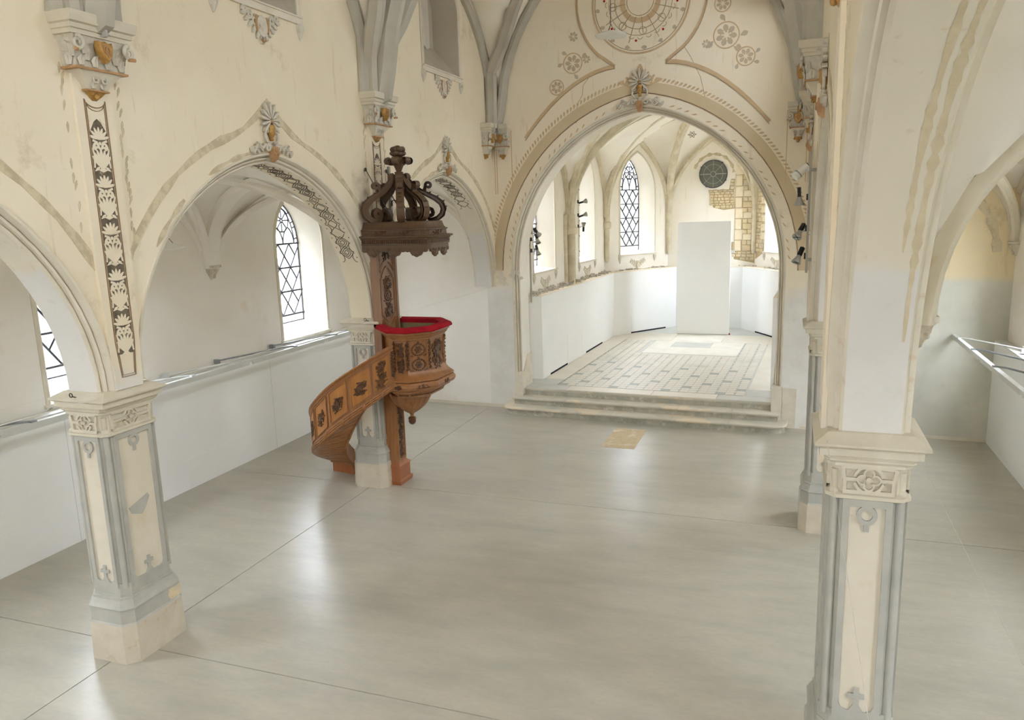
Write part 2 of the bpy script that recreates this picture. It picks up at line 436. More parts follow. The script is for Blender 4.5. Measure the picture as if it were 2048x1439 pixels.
# ground and pale garden wall outside, seen faintly through the leaded windows
M['gwall'] = mat('pale garden stone', (150, 150, 144), (112, 112, 106), 1.6, 0.95, 0.1, 0.5, 6.0, c3=(92, 96, 86), s3=0.8, lo3=0.5, hi3=0.62)
M['ground'] = mat('garden gravel', (150, 146, 134), (132, 128, 116), 2.0, 0.95, 0.1)
MB().box(-60, -60, -0.5, 60, 90, -0.31).out('ground_outside', 'ground', kind='structure')
for a, b, c_, d_ in ((-17.5, -12, -17, 34), (-17.0, 33.5, 12, 34), (11, -12, 11.5, 34)):
    MB().box(a, b, -0.31, c_, d_, 5.9).out('wall_garden', 'gwall', kind='structure')

# ------------------------------------------------------------------ arcade walls
A_IN, A_Z0, A_H, A_ER = 2.40, 2.84, 2.37, 0.13
def arch_in(c, n=16, side='left'):
    if side == 'right' and c == 3.17:      # the first right bay reaches back past the loft
        return [(s if s > 3.1 else 3.1 + (s - 3.1) * 1.45, z) for s, z in archpath(3.1, 2.49, A_Z0, 2.5, .06, n)]
    return archpath(c, A_IN, A_Z0, A_H, A_ER, n)
APROF = [(0, -.10), (.013, -.078), (.029, -.078), (.033, -.10), (.048, -.10), (.053, -.052), (.073, -.042), (.079, -.066), (.089, -.066), (.094, -.016), (.108, .014), (.13, .018), (.134, 0)]
CLW = 0.79; CLS = 7.14          # clerestory opening half width and sill height
def cl_out(c): return archpath(c, CLW, 8.30, 0.68, 0.3, 8, zb=CLS)
trim_no = [0]; win_no = [0]
def trim():
    trim_no[0] += 1
    return 'trim_%d' % trim_no[0]

def arcade(side, F):
    yend = 16.6 if side == 'left' else 16.2
    mb = MB(F)
    holewall(mb, YW, yend, 2.84, 6.9, [offs(arch_in(c, 16, side), .134) for c in BAYC[1:]])
    cl = [cl_out(c) for c in BAYC[1:]]
    holewall(mb, YW, yend, 6.9, 10.0, cl)
    holewall(mb, YW, yend, 2.84, 6.4, [offs(arch_in(c, 16, side), .05) for c in BAYC[1:]], d=-.53)
    mb.quad((YW, 6.4, -.53), (yend, 6.4, -.53), (yend, 6.4, -0.9), (YW, 6.4, -0.9))
    w = mb.out('wall_' + side, 'nave', kind='structure')
    for c in BAYC[1:]:
        P = arch_in(c, 16, side)
        sm = MB(F); reveal(sm, P, P, -.10, -.47, close=False)
        sm.out('arch_soffit', 'softcream' if side == 'left' and c == 8.53 else 'soffit', w, smooth=35)
        m2 = MB(F); moulding(m2, P, APROF); moulding(m2, P, [(0, -.47), (0.015, -.485), (.035, -.49), (.05, -.52), (.05, -.53)])
        m2.out(trim(), 'mould', smooth=40, kind='structure')
    for k, c in enumerate(BAYC[1:]):
        O = cl_out(c); I = archpath(c, CLW - .16, 8.32, 0.58, 0.3, 8, zb=CLS + .55)
        r = MB(F); reveal(r, O, I, 0, -.46); r.out('clerestory_reveal', 'infill', w)
        m2 = MB(F); moulding(m2, O, [(0, 0), (0, .02), (.02, .03), (.03, .02), (.05, .035), (.06, .02), (.09, .02), (.09, 0)])
        m2.box(c - CLW - .1, CLS - .10, 0, c + CLW + .1, CLS - .02, .035); m2.box(c - CLW - .08, CLS - .02, 0, c + CLW + .08, CLS, .055)
        m2.out(trim(), 'mould', smooth=40, kind='structure')
        if side == 'right':          # unseen glazing, added on the right to brighten the nave
            win_no[0] += 1; wr_ = struct_root('window_%d' % win_no[0])
            p_ = MB(F); p_.add([(a, b, -.46) for a, b in I], [tuple(range(len(I)))]); p_.out('pane', 'glass', wr_)
            sky_portal(F(c, 8.2, -.48), (-1, 0, 0), 1.3, 1.7)
            continue
        r = MB(F); holewall(r, c - CLW, c + CLW, CLS + .55, 8.98, [], d=-.455); r.box(c - CLW - .1, CLS - .1, -.62, c + CLW + .1, 9.9, -.47); r.out('clerestory_infill', 'infill', w)
    return w
WL = arcade('left', LF)
WR = arcade('right', RF)

# traces of removed hood moulds round the arches
def hood_trace(F, c, name, w=0.10):
    P = [p for p in offs(arch_in(c, 20), .42)]
    Q = [(s, z + 0.33 * max(0, 1 - abs(s - c) / 0.75) ** 2) for s, z in P if z > 3.55]
    mb = MB(F); mb.ribbon(Q, w, 0.0, 0.006, taper=[0.8 + 0.35 * math.sin(i * 1.7) * math.sin(i * 0.6) for i in range(len(Q))])
    # ragged scars hugging the moulding
    R = [p for p in offs(arch_in(c, 40), .165) if p[1] > 3.9]
    for a, b in ((4, 12), (16, 30), (52, 60)):
        if b < len(R): mb.ribbon(R[a:b], .05, 0.0, .004, taper=[0.3 + abs(math.sin(i * 2.3)) for i in range(b - a)])
    mb.out('hood_scar', 'stainband', name)
for c in BAYC[1:]:
    hood_trace(LF, c, WL)
    if c > 4: hood_trace(RF, c, WR)

# wall below the west bays behind the camera, outer aisle walls and end walls
HO, HI, WD = 0.815, 0.525, 0.42           # aisle window: outer and inner half width, depth of reveal
def win_out(c): return archpath(c, HO, 4.02, 1.07, 0.55, 9, zb=2.03)
def win_in(c): return archpath(c, HI, 3.98, 0.88, 0.7, 9, zb=2.30)
def AL(s, t, d): return (WXL + d, s, t)
def AR(s, t, d): return (WXR - d, s, t)

def lattice_window(F, c, I, zs, depth, hw, rows, parent_name, full=True, cw=.03):
    """leaded window at depth: panes cut one by one, came lattice, saddle bars, roundel in the head"""
    win_no[0] += 1
    root = struct_root('window_%d' % win_no[0])
    zb = I[0][1]; ztop = max(p[1] for p in I)
    d = -depth
    if not full:
        mb = MB(F); mb.add([(a, b, d) for a, b in I], [tuple(range(len(I)))]); mb.out('pane', 'glass', root)
    else:
        bm = bmesh.new()
        f = bm.faces.new([bm.verts.new((a, b, 0)) for a, b in I])
        cuts = []
        bh = (zs - zb - .16) / rows; mar = hw * .27; x0, x1 = c - hw + mar, c + hw - mar
        for x in (x0, c, x1): cuts.append(((x, zb, 0), (1, 0, 0), zs))
        for r in range(rows + 1): cuts.append(((c, zb + .16 + bh * r, 0), (0, 1, 0), 99))
        hwid = (x1 - x0) / 2
        for k in range(-rows - 1, rows + 2):
            for sg in (1, -1):
                cuts.append(((c, zb + .16 + bh * (k + 0.5), 0), Vector((-sg * bh, hwid, 0)).normalized(), zs))
        bm.verts.ensure_lookup_table()
        for co, no, lim in cuts:
            no = Vector(no)
            geom = [x for x in bm.faces if x.calc_center_median().y < lim or abs(no.y) > .99]
            if abs(no.x) < .99 and abs(no.y) < .99: geom = [x for x in geom if x0 < x.calc_center_median().x < x1 and zb + .16 < x.calc_center_median().y < zs]
            es = {e for x in geom for e in x.edges}; vs = {v for x in geom for v in x.verts}
            bmesh.ops.bisect_plane(bm, geom=list(vs) + list(es) + geom, plane_co=co, plane_no=no, dist=1e-4)
        edges = [([tuple(v.co) for v in e.verts]) for e in bm.edges]
        for x in list(bm.faces):
            ce = x.calc_center_median(); pts = [(ce.x + (v.co.x - ce.x) * .97, ce.y + (v.co.y - ce.y) * .97, d) for v in x.verts]
            MB(F).add(pts, [tuple(range(len(pts)))]).out('pane', 'glass', root)
        bm.free()
        came = MB(F); sad = MB(F)
        for (a, b, _), (a2, b2, _) in edges:
            if abs(b - b2) < 1e-4 and abs(a - a2) > .02 and b < zs + .01: continue
            came.ribbon([(a, b), (a2, b2)], cw, d - .006, d + .006)
        # tracery of the head: roundel with eight spokes, two small lancets
        rz = zs + (ztop - zs) * .56; rr = hw * .46
        came.ribbon(arcpts(c, rz, rr, 0, 2 * PI, 24)[:-1], cw * .9, d - .006, d + .006, closed=True)
        came.ribbon(arcpts(c, rz, rr * .16, 0, 2 * PI, 10)[:-1], cw * .9, d - .006, d + .006, closed=True)
        for k in range(8): came.ribbon([(c + rr * .16 * math.cos(k * PI / 4), rz + rr * .16 * math.sin(k * PI / 4)), (c + rr * math.cos(k * PI / 4), rz + rr * math.sin(k * PI / 4))], cw * .9, d - .006, d + .006)
        lw = (hw - mar) / 2
        for sx in (-1, 1):
            came.ribbon(archpath(c + sx * lw, lw, zs, (rz - rr * .6 - zs), .6, 6), cw * .9, d - .006, d + .006)
            for k in (1, 2, 3, 4):
                t = k / 5.0; p = I[1 + int(t * 8)] if sx < 0 else I[-2 - int(t * 8)]
                came.ribbon([(p[0], p[1]), (c + (p[0] - c) * .74, p[1] - .04)], cw * .9, d - .006, d + .006)
        came.ribbon([(c + (p[0] - c) * .76, zs + (p[1] - zs) * .88) for p in I[1:-1]], cw * .9, d - .006, d + .006)
        came.ribbon(I, .05, d - .01, d + .01, closed=True)
        came.out('lead_came', 'lead', root)
        for r in range(rows + 1):
            z = zb + .16 + bh * r
            MB(F).box(c - hw, z - .017, d + .006, c + hw, z + .017, d + .034).out('saddle_bar', 'lead', root)
    return root

def outer_wall(side, F):
    mb = MB(F)
    outs = [win_out(c) for c in BAYC[1:]]
    holewall(mb, YW, 16.9, 0, 6.0, outs)
    w = mb.out('wall_aisle_' + side, 'aisle', kind='structure')
    for k, c in enumerate(BAYC[1:]):
        r = MB(F); reveal(r, outs[k], win_in(c), 0, -WD); r.out('window_reveal', 'chvault', w, smooth=30)
        m2 = MB(F); moulding(m2, outs[k], [(-.005, -.02), (-.005, .012), (.02, .022), (.035, .014), (.055, .02), (.07, .012), (.07, 0)])
        m2.box(c - HO - .1, 1.99, 0, c + HO + .1, 2.035, .05); m2.out(trim(), 'mould', smooth=40, kind='structure')
        if side == 'left' or True:
            m3 = MB(F)
            for sg in (-1, 1):
                for q in range(5): m3.ball((c + sg * (HO + .04) + .03 * math.cos(q * 2.1), 1.95 - .018 * q, .02), .03, .03, .022, 6, 4)
            m3.out('sill_corbel', 'orn', w, smooth=60)
        vis = (side == 'left' and c > 5)
        lattice_window(F, c, win_in(c), 3.98, WD, HI, 3, side, full=vis)
        p = F(c, 3.45, -WD + .03)
        sky_portal(p, (1 if side == 'left' else -1, 0, 0), HI * 2, 2.9)
    return w
WAL = outer_wall('left', AL)
WAR = outer_wall('right', AR)

# west wall behind the camera, window above the organ loft added for its light
wb = MB(lambda s, t, d: (s, YW + d, t))
WWO = archpath(OX, 1.1, 6.8, 1.8, 0.3, 10, zb=5.0)
holewall(wb, WXL - .1, WXR + .1, 0, 10.8, [WWO])
wb.out('wall_back', 'nave', kind='structure')
win_no[0] += 1
wr = struct_root('window_%d' % win_no[0])
pm = MB(lambda s, t, d: (s, YW + d, t)); pm.add([(a, b, -.1) for a, b in WWO], [tuple(range(len(WWO)))]); pm.out('pane', 'glass', wr)
sky_portal((OX, YW - .05, 6.8), (0, 1, 0), 2.2, 3.6)

# ------------------------------------------------------------------ chancel arch wall
CA = archpath(0.0, 2.78, 3.2, 3.24, 0.166, 20, zb=0.0)
CAO = offs(CA, .14)
mb = MB(EF)
holewall(mb, -3.55, 3.45, 0, 10.9, [CAO])
we = mb.out('wall_end', 'end', kind='structure')
mb = MB(EF); mb.quad((-7.3, 0, 0), (-3.55, 0, 0), (-3.55, 6.2, 0), (-7.3, 6.2, 0)); mb.out('wall_aisle_end_left', 'aisle', kind='structure')
mb = MB(EF); mb.quad((3.45, 0, 0), (7.2, 0, 0), (7.2, 6.2, 0), (3.45, 6.2, 0)); mb.out('wall_aisle_end_right', 'niche', kind='structure')
r = MB(EF); reveal(r, CA, CA, -.12, -.62, close=False); r.out('chancel_arch_soffit', 'chancel', we, smooth=35)
k0 = [p for p in CA if p[1] > .84]
CAU = [(-2.78, .86)] + [p for p in CA if p[1] > 1] + [(2.78, .86)]
m2 = MB(EF); moulding(m2, CAU, [(0, -.12), (.01, -.10), (.028, -.10), (.033, -.125), (.046, -.125), (.052, -.064), (.07, -.056), (.076, -.085), (.088, -.085), (.093, -.034), (.11, -.022), (.116, .014), (.138, .016), (.14, 0)])
m2.out(trim(), 'mould', smooth=40, kind='structure')
m2 = MB(EF); moulding(m2, CA, [(0, -.60), (.03, -.61), (.05, -.64)]); m2.out('chancel_arch_edge', 'chancel', we)
# skirting
m2 = MB(EF); m2.box(-6.95, 0, 0, -3.1, .075, .012); m2.box(3.3, 0, 0, 6.9, .06, .012); m2.out('baseboard_end', 'mould', kind='structure')

# painted bands round the arch, hood lines, medallion
def arc_band(o1, o2, name, m, d, tmin=3.1):
    P = [p for p in offs(CA, (o1 + o2) / 2) if p[1] > tmin]
    b = MB(EF); b.ribbon(P, o2 - o1, 0, d); b.out(name, m, we)
arc_band(.36, .58, 'painted_arch_band', 'tan', .006)
arc_band(.352, .372, 'painted_arch_line', 'line', .008)
b = MB(EF); zz = MB(EF)
def along(P, step):
    L = 0; out = []; nxt = 0
    for (a, z), (a2, z2) in zip(P[:-1], P[1:]):
        l = math.hypot(a2 - a, z2 - z)
        while nxt <= L + l and l > 0:
            t = (nxt - L) / l; out.append((a + (a2 - a) * t, z + (z2 - z) * t, math.atan2(z2 - z, a2 - a))); nxt += step
        L += l
    return out
for a, z, an in along([p for p in offs(CA, .60) if p[1] > 3.3], .085):
    zz.prism(petal(a, z, an + 0.9, .10, .045, 3), 0, .006)
for a, z, an in along([p for p in offs(CA, .17) if p[1] > 3.3], .16):
    if rnd.random() < .75: zz.prism(petal(a, z, an + 0.5, .09 + .03 * rnd.random(), .03, 3), 0, .004)
zz.out('scalloped_arch_edging', 'pink', we)
MZ, MR = 8.54, 0.98
for r_, w_, m_, d_ in ((MR, .035, 'pink', .008), (MR - .05, .012, 'faint', .006), (.36, .10, 'pink', .006), (.52, .012, 'faint', .006), (.64, .01, 'faint', .006), (.27, .012, 'faint', .006)):
    q = MB(EF); q.ribbon(arcpts(0, MZ, r_, 0, 2 * PI, 56)[:-1], w_, 0, d_, closed=True); q.out('medallion_ring', m_, we)
q = MB(EF)
for k in range(16):
    a = k * PI / 8 + .1; c_, s_ = math.cos(a), math.sin(a)
    q.ribbon([(.30 * c_, MZ + .30 * s_), ((.80 if k % 2 else .62) * c_, MZ + (.80 if k % 2 else .62) * s_)], .012, 0, .006)
    if k % 2 == 0: q.ribbon(arcpts(.56 * math.cos(a), MZ + .56 * math.sin(a), .075, 0, 2 * PI, 12)[:-1], .01, 0, .006, closed=True)
for k in range(24):
    a = k * PI / 12; q.ribbon(arcpts(.66 * math.cos(a), MZ + .66 * math.sin(a), .055, a - 1.2, a + 1.2, 6), .01, 0, .005)
q.out('medallion_tracery', 'faint', we)
for k in range(8):
    a = k * PI / 4 + .28 + PI / 8
    q = MB(EF); q.prism(arcpts(.74 * math.cos(a), MZ + .74 * math.sin(a), .022, 0, 2 * PI, 8)[:-1], 0, .012); q.out('medallion_boss', 'red', we)
for k in range(16):
    a = k * PI / 8 + .1
    q = MB(EF); x, z = .88 * math.cos(a), MZ + .88 * math.sin(a)
    q.prism([(x + .05 * math.cos(a + t) * (1 + .4 * math.sin(3 * t + k)), z + .04 * math.sin(a + t)) for t in (0, 1.2, 2.2, 3.5, 4.7, 5.5)], 0, .005); q.out('medallion_flake', 'bluegrey', we)
# large quatrefoil line with cusps and lower arcs
for sg in (-1, 1):
    lobe = [(sg * (1.32 * math.cos(t)), MZ + .1 + 1.36 * math.sin(t)) for t in [(.6 - 1.45 * i / 14) for i in range(15)]]
    cusp = (sg * .52, 7.36)
    P1 = lobe + [(sg * .62, 7.44), cusp]
    low = [cusp] + [(sg * (.52 + 2.0 * t), 7.36 - .12 * t - 1.18 * t * t) for t in [i / 10 for i in range(1, 11)]]
    for P, w_ in ((P1, .05), (low, .07)):
        q = MB(EF); q.ribbon(P, w_, 0, .012); q.out('painted_lobe_line', 'pink', we)
        q = MB(EF); q.ribbon([(a, z - .045) for a, z in P], .012, 0, .014); q.out('painted_lobe_edge', 'faint', we)
# pairs of roundels with leaf sprays in the spandrels
for (a, z, r_) in ((-1.42, 7.5, .20), (-1.78, 7.05, .15), (-1.40, 8.02, .12), (1.68, 7.72, .24), (2.05, 7.3, .17), (1.60, 8.3, .15), (1.3, 7.6, .10), (-1.12, 7.55, .1)):
    q = MB(EF)
    if r_ >= .15:
        q.ribbon(arcpts(a, z, r_, 0, 2 * PI, 26)[:-1], .022, 0, .008, closed=True)
        q.ribbon(arcpts(a, z, r_ * .45, 0, 2 * PI, 14)[:-1], .014, 0, .007, closed=True)
    q.out('spandrel_roundel', 'pink', we) if r_ >= .15 else None
    q = MB(EF)
    for k in range(7):
        an = k * 2 * PI / 7 + a
        q.prism(petal(a + r_ * .2 * math.cos(an), z + r_ * .2 * math.sin(an), an, r_ * .62, r_ * .42, 4), 0, .006)
        if r_ > .15 and k in (0, 2, 4, 5): q.prism(petal(a + r_ * 1.1 * math.cos(an), z + r_ * 1.1 * math.sin(an), an + .5, r_ * .6, r_ * .4, 4), 0, .005)
    q.out('spandrel_leaf_spray', 'bluegrey', we)
# ragged edge between old paint and new plaster by the left corner
q = MB(EF)
for k in range(26):
    a = -3.25 + .03 * rnd.random() + (0.52 if k > 12 else 0) * rnd.random(); z = 2.9 + 1.1 * rnd.random() * (1 if k < 13 else .35)
    q.prism([(a + (.03 + .05 * rnd.random()) * math.cos(t), z + (.03 + .05 * rnd.random()) * math.sin(t)) for t in (0, 1, 2, 3, 4, 5.2)], 0, .004)
q.out('plaster_scar', 'jamb', we)
# acanthus crest painted over the apex
q = MB(EF)
for sg in (-1, 1):
    q.ribbon(spiral(sg * .16, 7.02, .10, 1.3, PI / 2 if sg > 0 else PI / 2, -sg, 16), .03, 0, .008)
    q.ribbon([(sg * .02, 6.98), (sg * .2, 6.93), (sg * .36, 7.0), (sg * .44, 7.02)], .04, 0, .008)
    for k in range(4): q.prism(petal(sg * (.05 + .09 * k), 7.0 + .05 * (3 - k), PI / 2 - sg * .35 * k, .10, .05, 4), 0, .008)
q.prism(petal(0, 7.05, PI / 2, .3, .12, 5), 0, .008)
q.out('painted_crest', 'pink', we)
# cracks
for P in ([(-1.02, 7.3), (-1.1, 7.15), (-1.2, 7.05), (-1.22, 6.85), (-1.32, 6.7), (-1.38, 6.45), (-1.36, 6.3)], [(.86, 7.62), (1.0, 7.4), (1.2, 7.0), (1.3, 6.6)]):
    q = MB(EF); q.ribbon(P, .008, 0, .002); q.out('plaster_crack', 'line', we)

# jamb stones of the chancel arch
js = []
def jamb(poly_uz, v0, v1, xs=None):
    pass
for sg in (-1, 1):
    q = MB(CH); a, b_ = sorted((sg * 2.93, sg * 2.73)); q.box(a, -.035, 0.0, b_, .16, .86); js.append(q.out('jamb_block', 'jamb', we))
q = MB(EF); q.prism([(2.94, .0), (3.2, .0), (3.21, .82), (2.94, .84)], 0, .02); q.out('jamb_slab', 'jamb', we)
for sg in (-1, 1):   # sloped dado slabs lining the reveal
    q = MB(lambda s, t, d: CH(sg * (2.79 - d), s, t))
    q.prism([(.17, .3), (.66, .3), (.66, 1.22), (.42, 1.22), (.17, .88)], 0, .04); q.out('reveal_slab', 'jamb', we)

# ------------------------------------------------------------------ nave vault and its ribs
CXN, HWN = -3.0, 3.32
VZ = 6.38
def z1(x): a = min(abs(x - CXN), 3.1); return VZ + math.sqrt(max(0, 16.0 - (a + .9) ** 2))
def z2(y, c, a=2.55): b = min(abs(y - c), a); return VZ + math.sqrt(max(0, 2.72 ** 2 - (b + .17) ** 2))
NB = [-2.2, 3.17, 8.53, 13.87]
EDG = [YW - .1, 0.5, 5.85, 11.2, 16.7]
def warp(n, lo, hi): return [lo + (hi - lo) * (0.5 - 0.5 * math.cos(PI * i / n)) for i in range(n + 1)]
mb = MB()
for b, c in enumerate(NB):
    xs = warp(22, CXN - 3.32, CXN + 3.32); ys = warp(18, EDG[b], EDG[b + 1])
    vs = [(x, y, max(z1(x), z2(y, c)) + .03) for x in xs for y in ys]; n = len(ys)
    mb.add(vs, [(i * n + j, (i + 1) * n + j, (i + 1) * n + j + 1, i * n + j + 1) for i in range(len(xs) - 1) for j in range(n - 1)])
mb.out('ceiling', 'vault', smooth=50, kind='structure')
RP = [(-.13, 0.02), (-.13, -.06), (-.07, -.10), (-.04, -.16), (.04, -.16), (.07, -.10), (.13, -.06), (.13, .02)]
def rib(pts, prof, name, m, parent=None, side=None, **kw):
    """rib with a section (across, drop); the drop direction follows the curve, across stays level"""
    pts = [Vector(p) for p in pts]; rings = []
    h = pts[-1] - pts[0]; h.z = 0
    if side is None: side = Vector((-h.y, h.x, 0)).normalized()
    for i, p in enumerate(pts):
        t = (pts[min(i + 1, len(pts) - 1)] - pts[max(i - 1, 0)]).normalized()
        up = side.cross(t)
        if up.dot(Vector((h.x, h.y, 0)).normalized()) > 0 and abs(up.z) < .5: up = -up
        elif up.z < -.3: up = -up
        rings.append([tuple(p + side * a + up * d) for a, d in prof])
    return MB().loft(rings).out(name, m, parent, smooth=40, **kw)
def scale(P, k): return [(a * k, b * k) for a, b in P]
nt_ = 16
for sx in (-1, 1):
    xw = CXN + sx * 3.28; rr_ = struct_root(trim())
    zc = 0.06
    for b in (1, 2, 3):
        y0, y1, c = EDG[b], (YE + (xw - OX) * math.tan(PHI) - .05 if b == 3 else EDG[b + 1]), NB[b]
        # wall ribs
        for sg in (-1, 1):
            yy = [c + sg * (2.42 * math.cos(PI / 2 * i / nt_)) for i in range(nt_ + 1)]
            rib([(xw - sx * .02, yy[0], VZ - .01)] + [(xw - sx * .02, y, max(VZ, z2(y, c)) - .03) for i, y in enumerate(yy)], scale(RP, .75), 'wall_rib', 'rib', rr_)
            ye = (y0 if sg < 0 else y1)
            tt = [1 - math.cos(PI / 2 * i / nt_) for i in range(nt_ + 1)]
            P = []
            for t in tt:
                x = xw - sx * .08 + (CXN - xw + sx * .08) * t; y = ye - sg * (.16) + (c - ye + sg * .16) * t
                P.append((x, y, max(z1(x), z2(y, c)) - .02))
            P[0] = (P[0][0], P[0][1], VZ - .005); P.insert(1, (P[0][0], P[0][1], VZ + .12))
            rib(P, RP, 'diagonal_rib', 'rib', rr_)
    yw_ = YE + (xw - OX) * math.tan(PHI) - .09
    for y in (5.85, 11.2, yw_):
        P = [(xw - sx * .02 + (CXN - xw) * (1 - math.cos(PI / 2 * i / 18)), y, z1(xw + (CXN - xw) * (1 - math.cos(PI / 2 * i / 18))) - .02) for i in range(19)]
        P[0] = (P[0][0], y, VZ - .005); P.insert(1, (P[0][0], y, VZ + .12))
        rib(P, scale(RP, 1.25 if y < 16 else .8), 'transverse_rib', 'rib', rr_)

# ------------------------------------------------------------------ aisle vaults and ribs
def aisle_vault(side, xw, xa):
    cxa = (xw + xa) / 2; hw = abs(xw - xa) / 2
    za = lambda x: 3.7 + 1.52 * math.sqrt(max(0, 1 - (abs(x - cxa) / hw) ** 2.3))
    hz = {'left': 1.52, 'right': 1.95}[side]; yend = YE + (cxa - OX) * math.tan(PHI) - .05
    zb = lambda y, c: 3.7 + (hz if c < 4 else 1.52) * math.sqrt(max(0, 1 - min(1, abs(y - c) / 2.55) ** 2.3))
    mb = MB()
    for b, c in enumerate([-2.19, 3.17, 8.53, 13.92]):
        xs = warp(14, min(xw, xa) - .06, max(xw, xa) + .06); ys = warp(18, EDG[b], EDG[b + 1])
        vs = [(x, y, max(za(x), zb(y, c)) + .02) for x in xs for y in ys]; n = len(ys)
        mb.add(vs, [(i * n + j, (i + 1) * n + j, (i + 1) * n + j + 1, i * n + j + 1) for i in range(len(xs) - 1) for j in range(n - 1)])
    mb.out('ceiling_aisle_' + side, 'aisle', smooth=50, kind='structure')
    rr_ = struct_root(trim())
    sgx = 1 if xw > xa else -1
    for y in (5.85, 11.2):
        for x0, s_ in ((xa, sgx), (xw, -sgx)):
            P = [(x0 + s_ * hw * (1 - math.cos(PI / 2 * i / 14)), y, za(x0 + s_ * hw * (1 - math.cos(PI / 2 * i / 14))) - .02) for i in range(15)]
            rib(P, [(-.17, .02), (-.17, -.08), (-.11, -.12), (.11, -.12), (.17, -.08), (.17, .02)], 'transverse_rib', 'mould' if side == 'right' else 'aisle', rr_)
    for b, c in ((1, 3.17), (2, 8.53), (3, 13.92)):
        y0, y1 = EDG[b] + .08, (yend - .05 if b == 3 else EDG[b + 1] - .08)
        for x0, s_ in ((xa, sgx), (xw, -sgx)):
            for ye in (y0, y1):
                if side == 'right' and b == 1: continue
                P = []
                for i in range(15):
                    t = 1 - math.cos(PI / 2 * i / 14)
                    P.append((x0 + s_ * (.03 + (hw - .03) * t), ye + (c - ye) * t, 3.7 + 1.5 * math.sqrt(max(0, 1 - (1 - t) ** 2.15))))
                rib(P, scale(RP, .62), 'diagonal_rib', 'aisle' if side == 'left' else 'mould', rr_)
        for sg in (-1, 1):
            P = [(xw - sgx * .0, c + sg * 2.5 * math.cos(PI / 2 * i / 14), zb(c + sg * 2.5 * math.cos(PI / 2 * i / 14), c) - .01) for i in range(15)]
            rib(P, scale(RP, .6), 'wall_rib', 'aisle' if side == 'left' else 'mould', rr_)
    for s_ in (-1, 1):      # rib against the end wall
        P = [(cxa + s_ * hw * math.cos(PI / 2 * i / 14), yend, 3.7 + 1.5 * math.sqrt(max(0, 1 - math.cos(PI / 2 * i / 14) ** 2.3))) for i in range(15)]
        rib(P, scale(RP, .7), 'end_rib', 'mould' if side == 'right' else 'aisle', rr_)
    # corbels under the springings
    for y in (5.85, 11.2, yend - .08):
        for x0, s_ in ((xw, -sgx), (xa, sgx)):
            if x0 == xa and side == 'left': continue
            q = MB(lambda a, b_, z: (x0 + s_ * a, y + b_, z))
            for z_, w_, dd in ((3.72, .16, .13), (3.69, .16, .13), (3.685, .13, .11), (3.62, .12, .10), (3.57, .085, .07), (3.50, .04, .03), (3.47, .01, .01)):
                pass
            rings = [[(0, -w_, z_), (dd, -w_ * .8, z_), (dd, w_ * .8, z_), (0, w_, z_)] for z_, w_, dd in ((3.73, .16, .14), (3.69, .16, .14), (3.68, .13, .11), (3.62, .12, .10), (3.57, .085, .07), (3.50, .04, .03), (3.47, .01, .01))]
            q.loft(rings)
            for k in range(5): q.ball((.10 - .014 * k, .05 * math.sin(k * 2.2), 3.66 - .035 * k), .03, .035, .03, 6, 4)
            q.out('rib_corbel', 'orn', rr_, smooth=50)
aisle_vault('left', WXL, XL - .53)
aisle_vault('right', WXR, XR + .53)
# scarred edge of the blind arch at the end of the right aisle
q = MB(EF)
P = [(5.28 + 1.2 * math.cos(t), 3.45 + 1.42 * math.sin(t)) for t in [PI * .02 + PI * .5 * i / 16 for i in range(17)]]
q.ribbon(P, .17, 0, .012, taper=[.8 + .25 * math.sin(i * 2.1) for i in range(17)]); q.out('arch_scar', 'stainband', we)

# ------------------------------------------------------------------ chancel
CHP = [(-2.95, .60), (-2.95, 7.92), (-1.43, 10.42), (1.43, 10.42), (2.95, 7.92), (2.95, .60)]
def WF(i, off=0.0):
    """frame of the i-th chancel wall: s along the wall, t up, d into the room"""
    (a, b), (a2, b2) = CHP[i], CHP[i + 1]
    L = math.hypot(a2 - a, b2 - b); tx, ty = (a2 - a) / L, (b2 - b) / L
    return (lambda s, t, d: CH(a + tx * s + ty * (d + off), b + ty * s - tx * (d + off), t)), L
CHO, CHI, CHD = 0.79, 0.43, 0.38
def cwo(c): return archpath(c, CHO, 5.05, 1.22, 0.75, 9, zb=3.03)
def cwi(c): return archpath(c, CHI, 5.10, 0.98, 0.9, 9, zb=3.12)
names = ['wall_chancel_left', 'wall_chancel_diagonal_left', 'wall_chancel_back', 'wall_chancel_diagonal_right', 'wall_chancel_right']
cents = [[1.65, 5.33], [1.463], [], [1.463], []]
CW = []
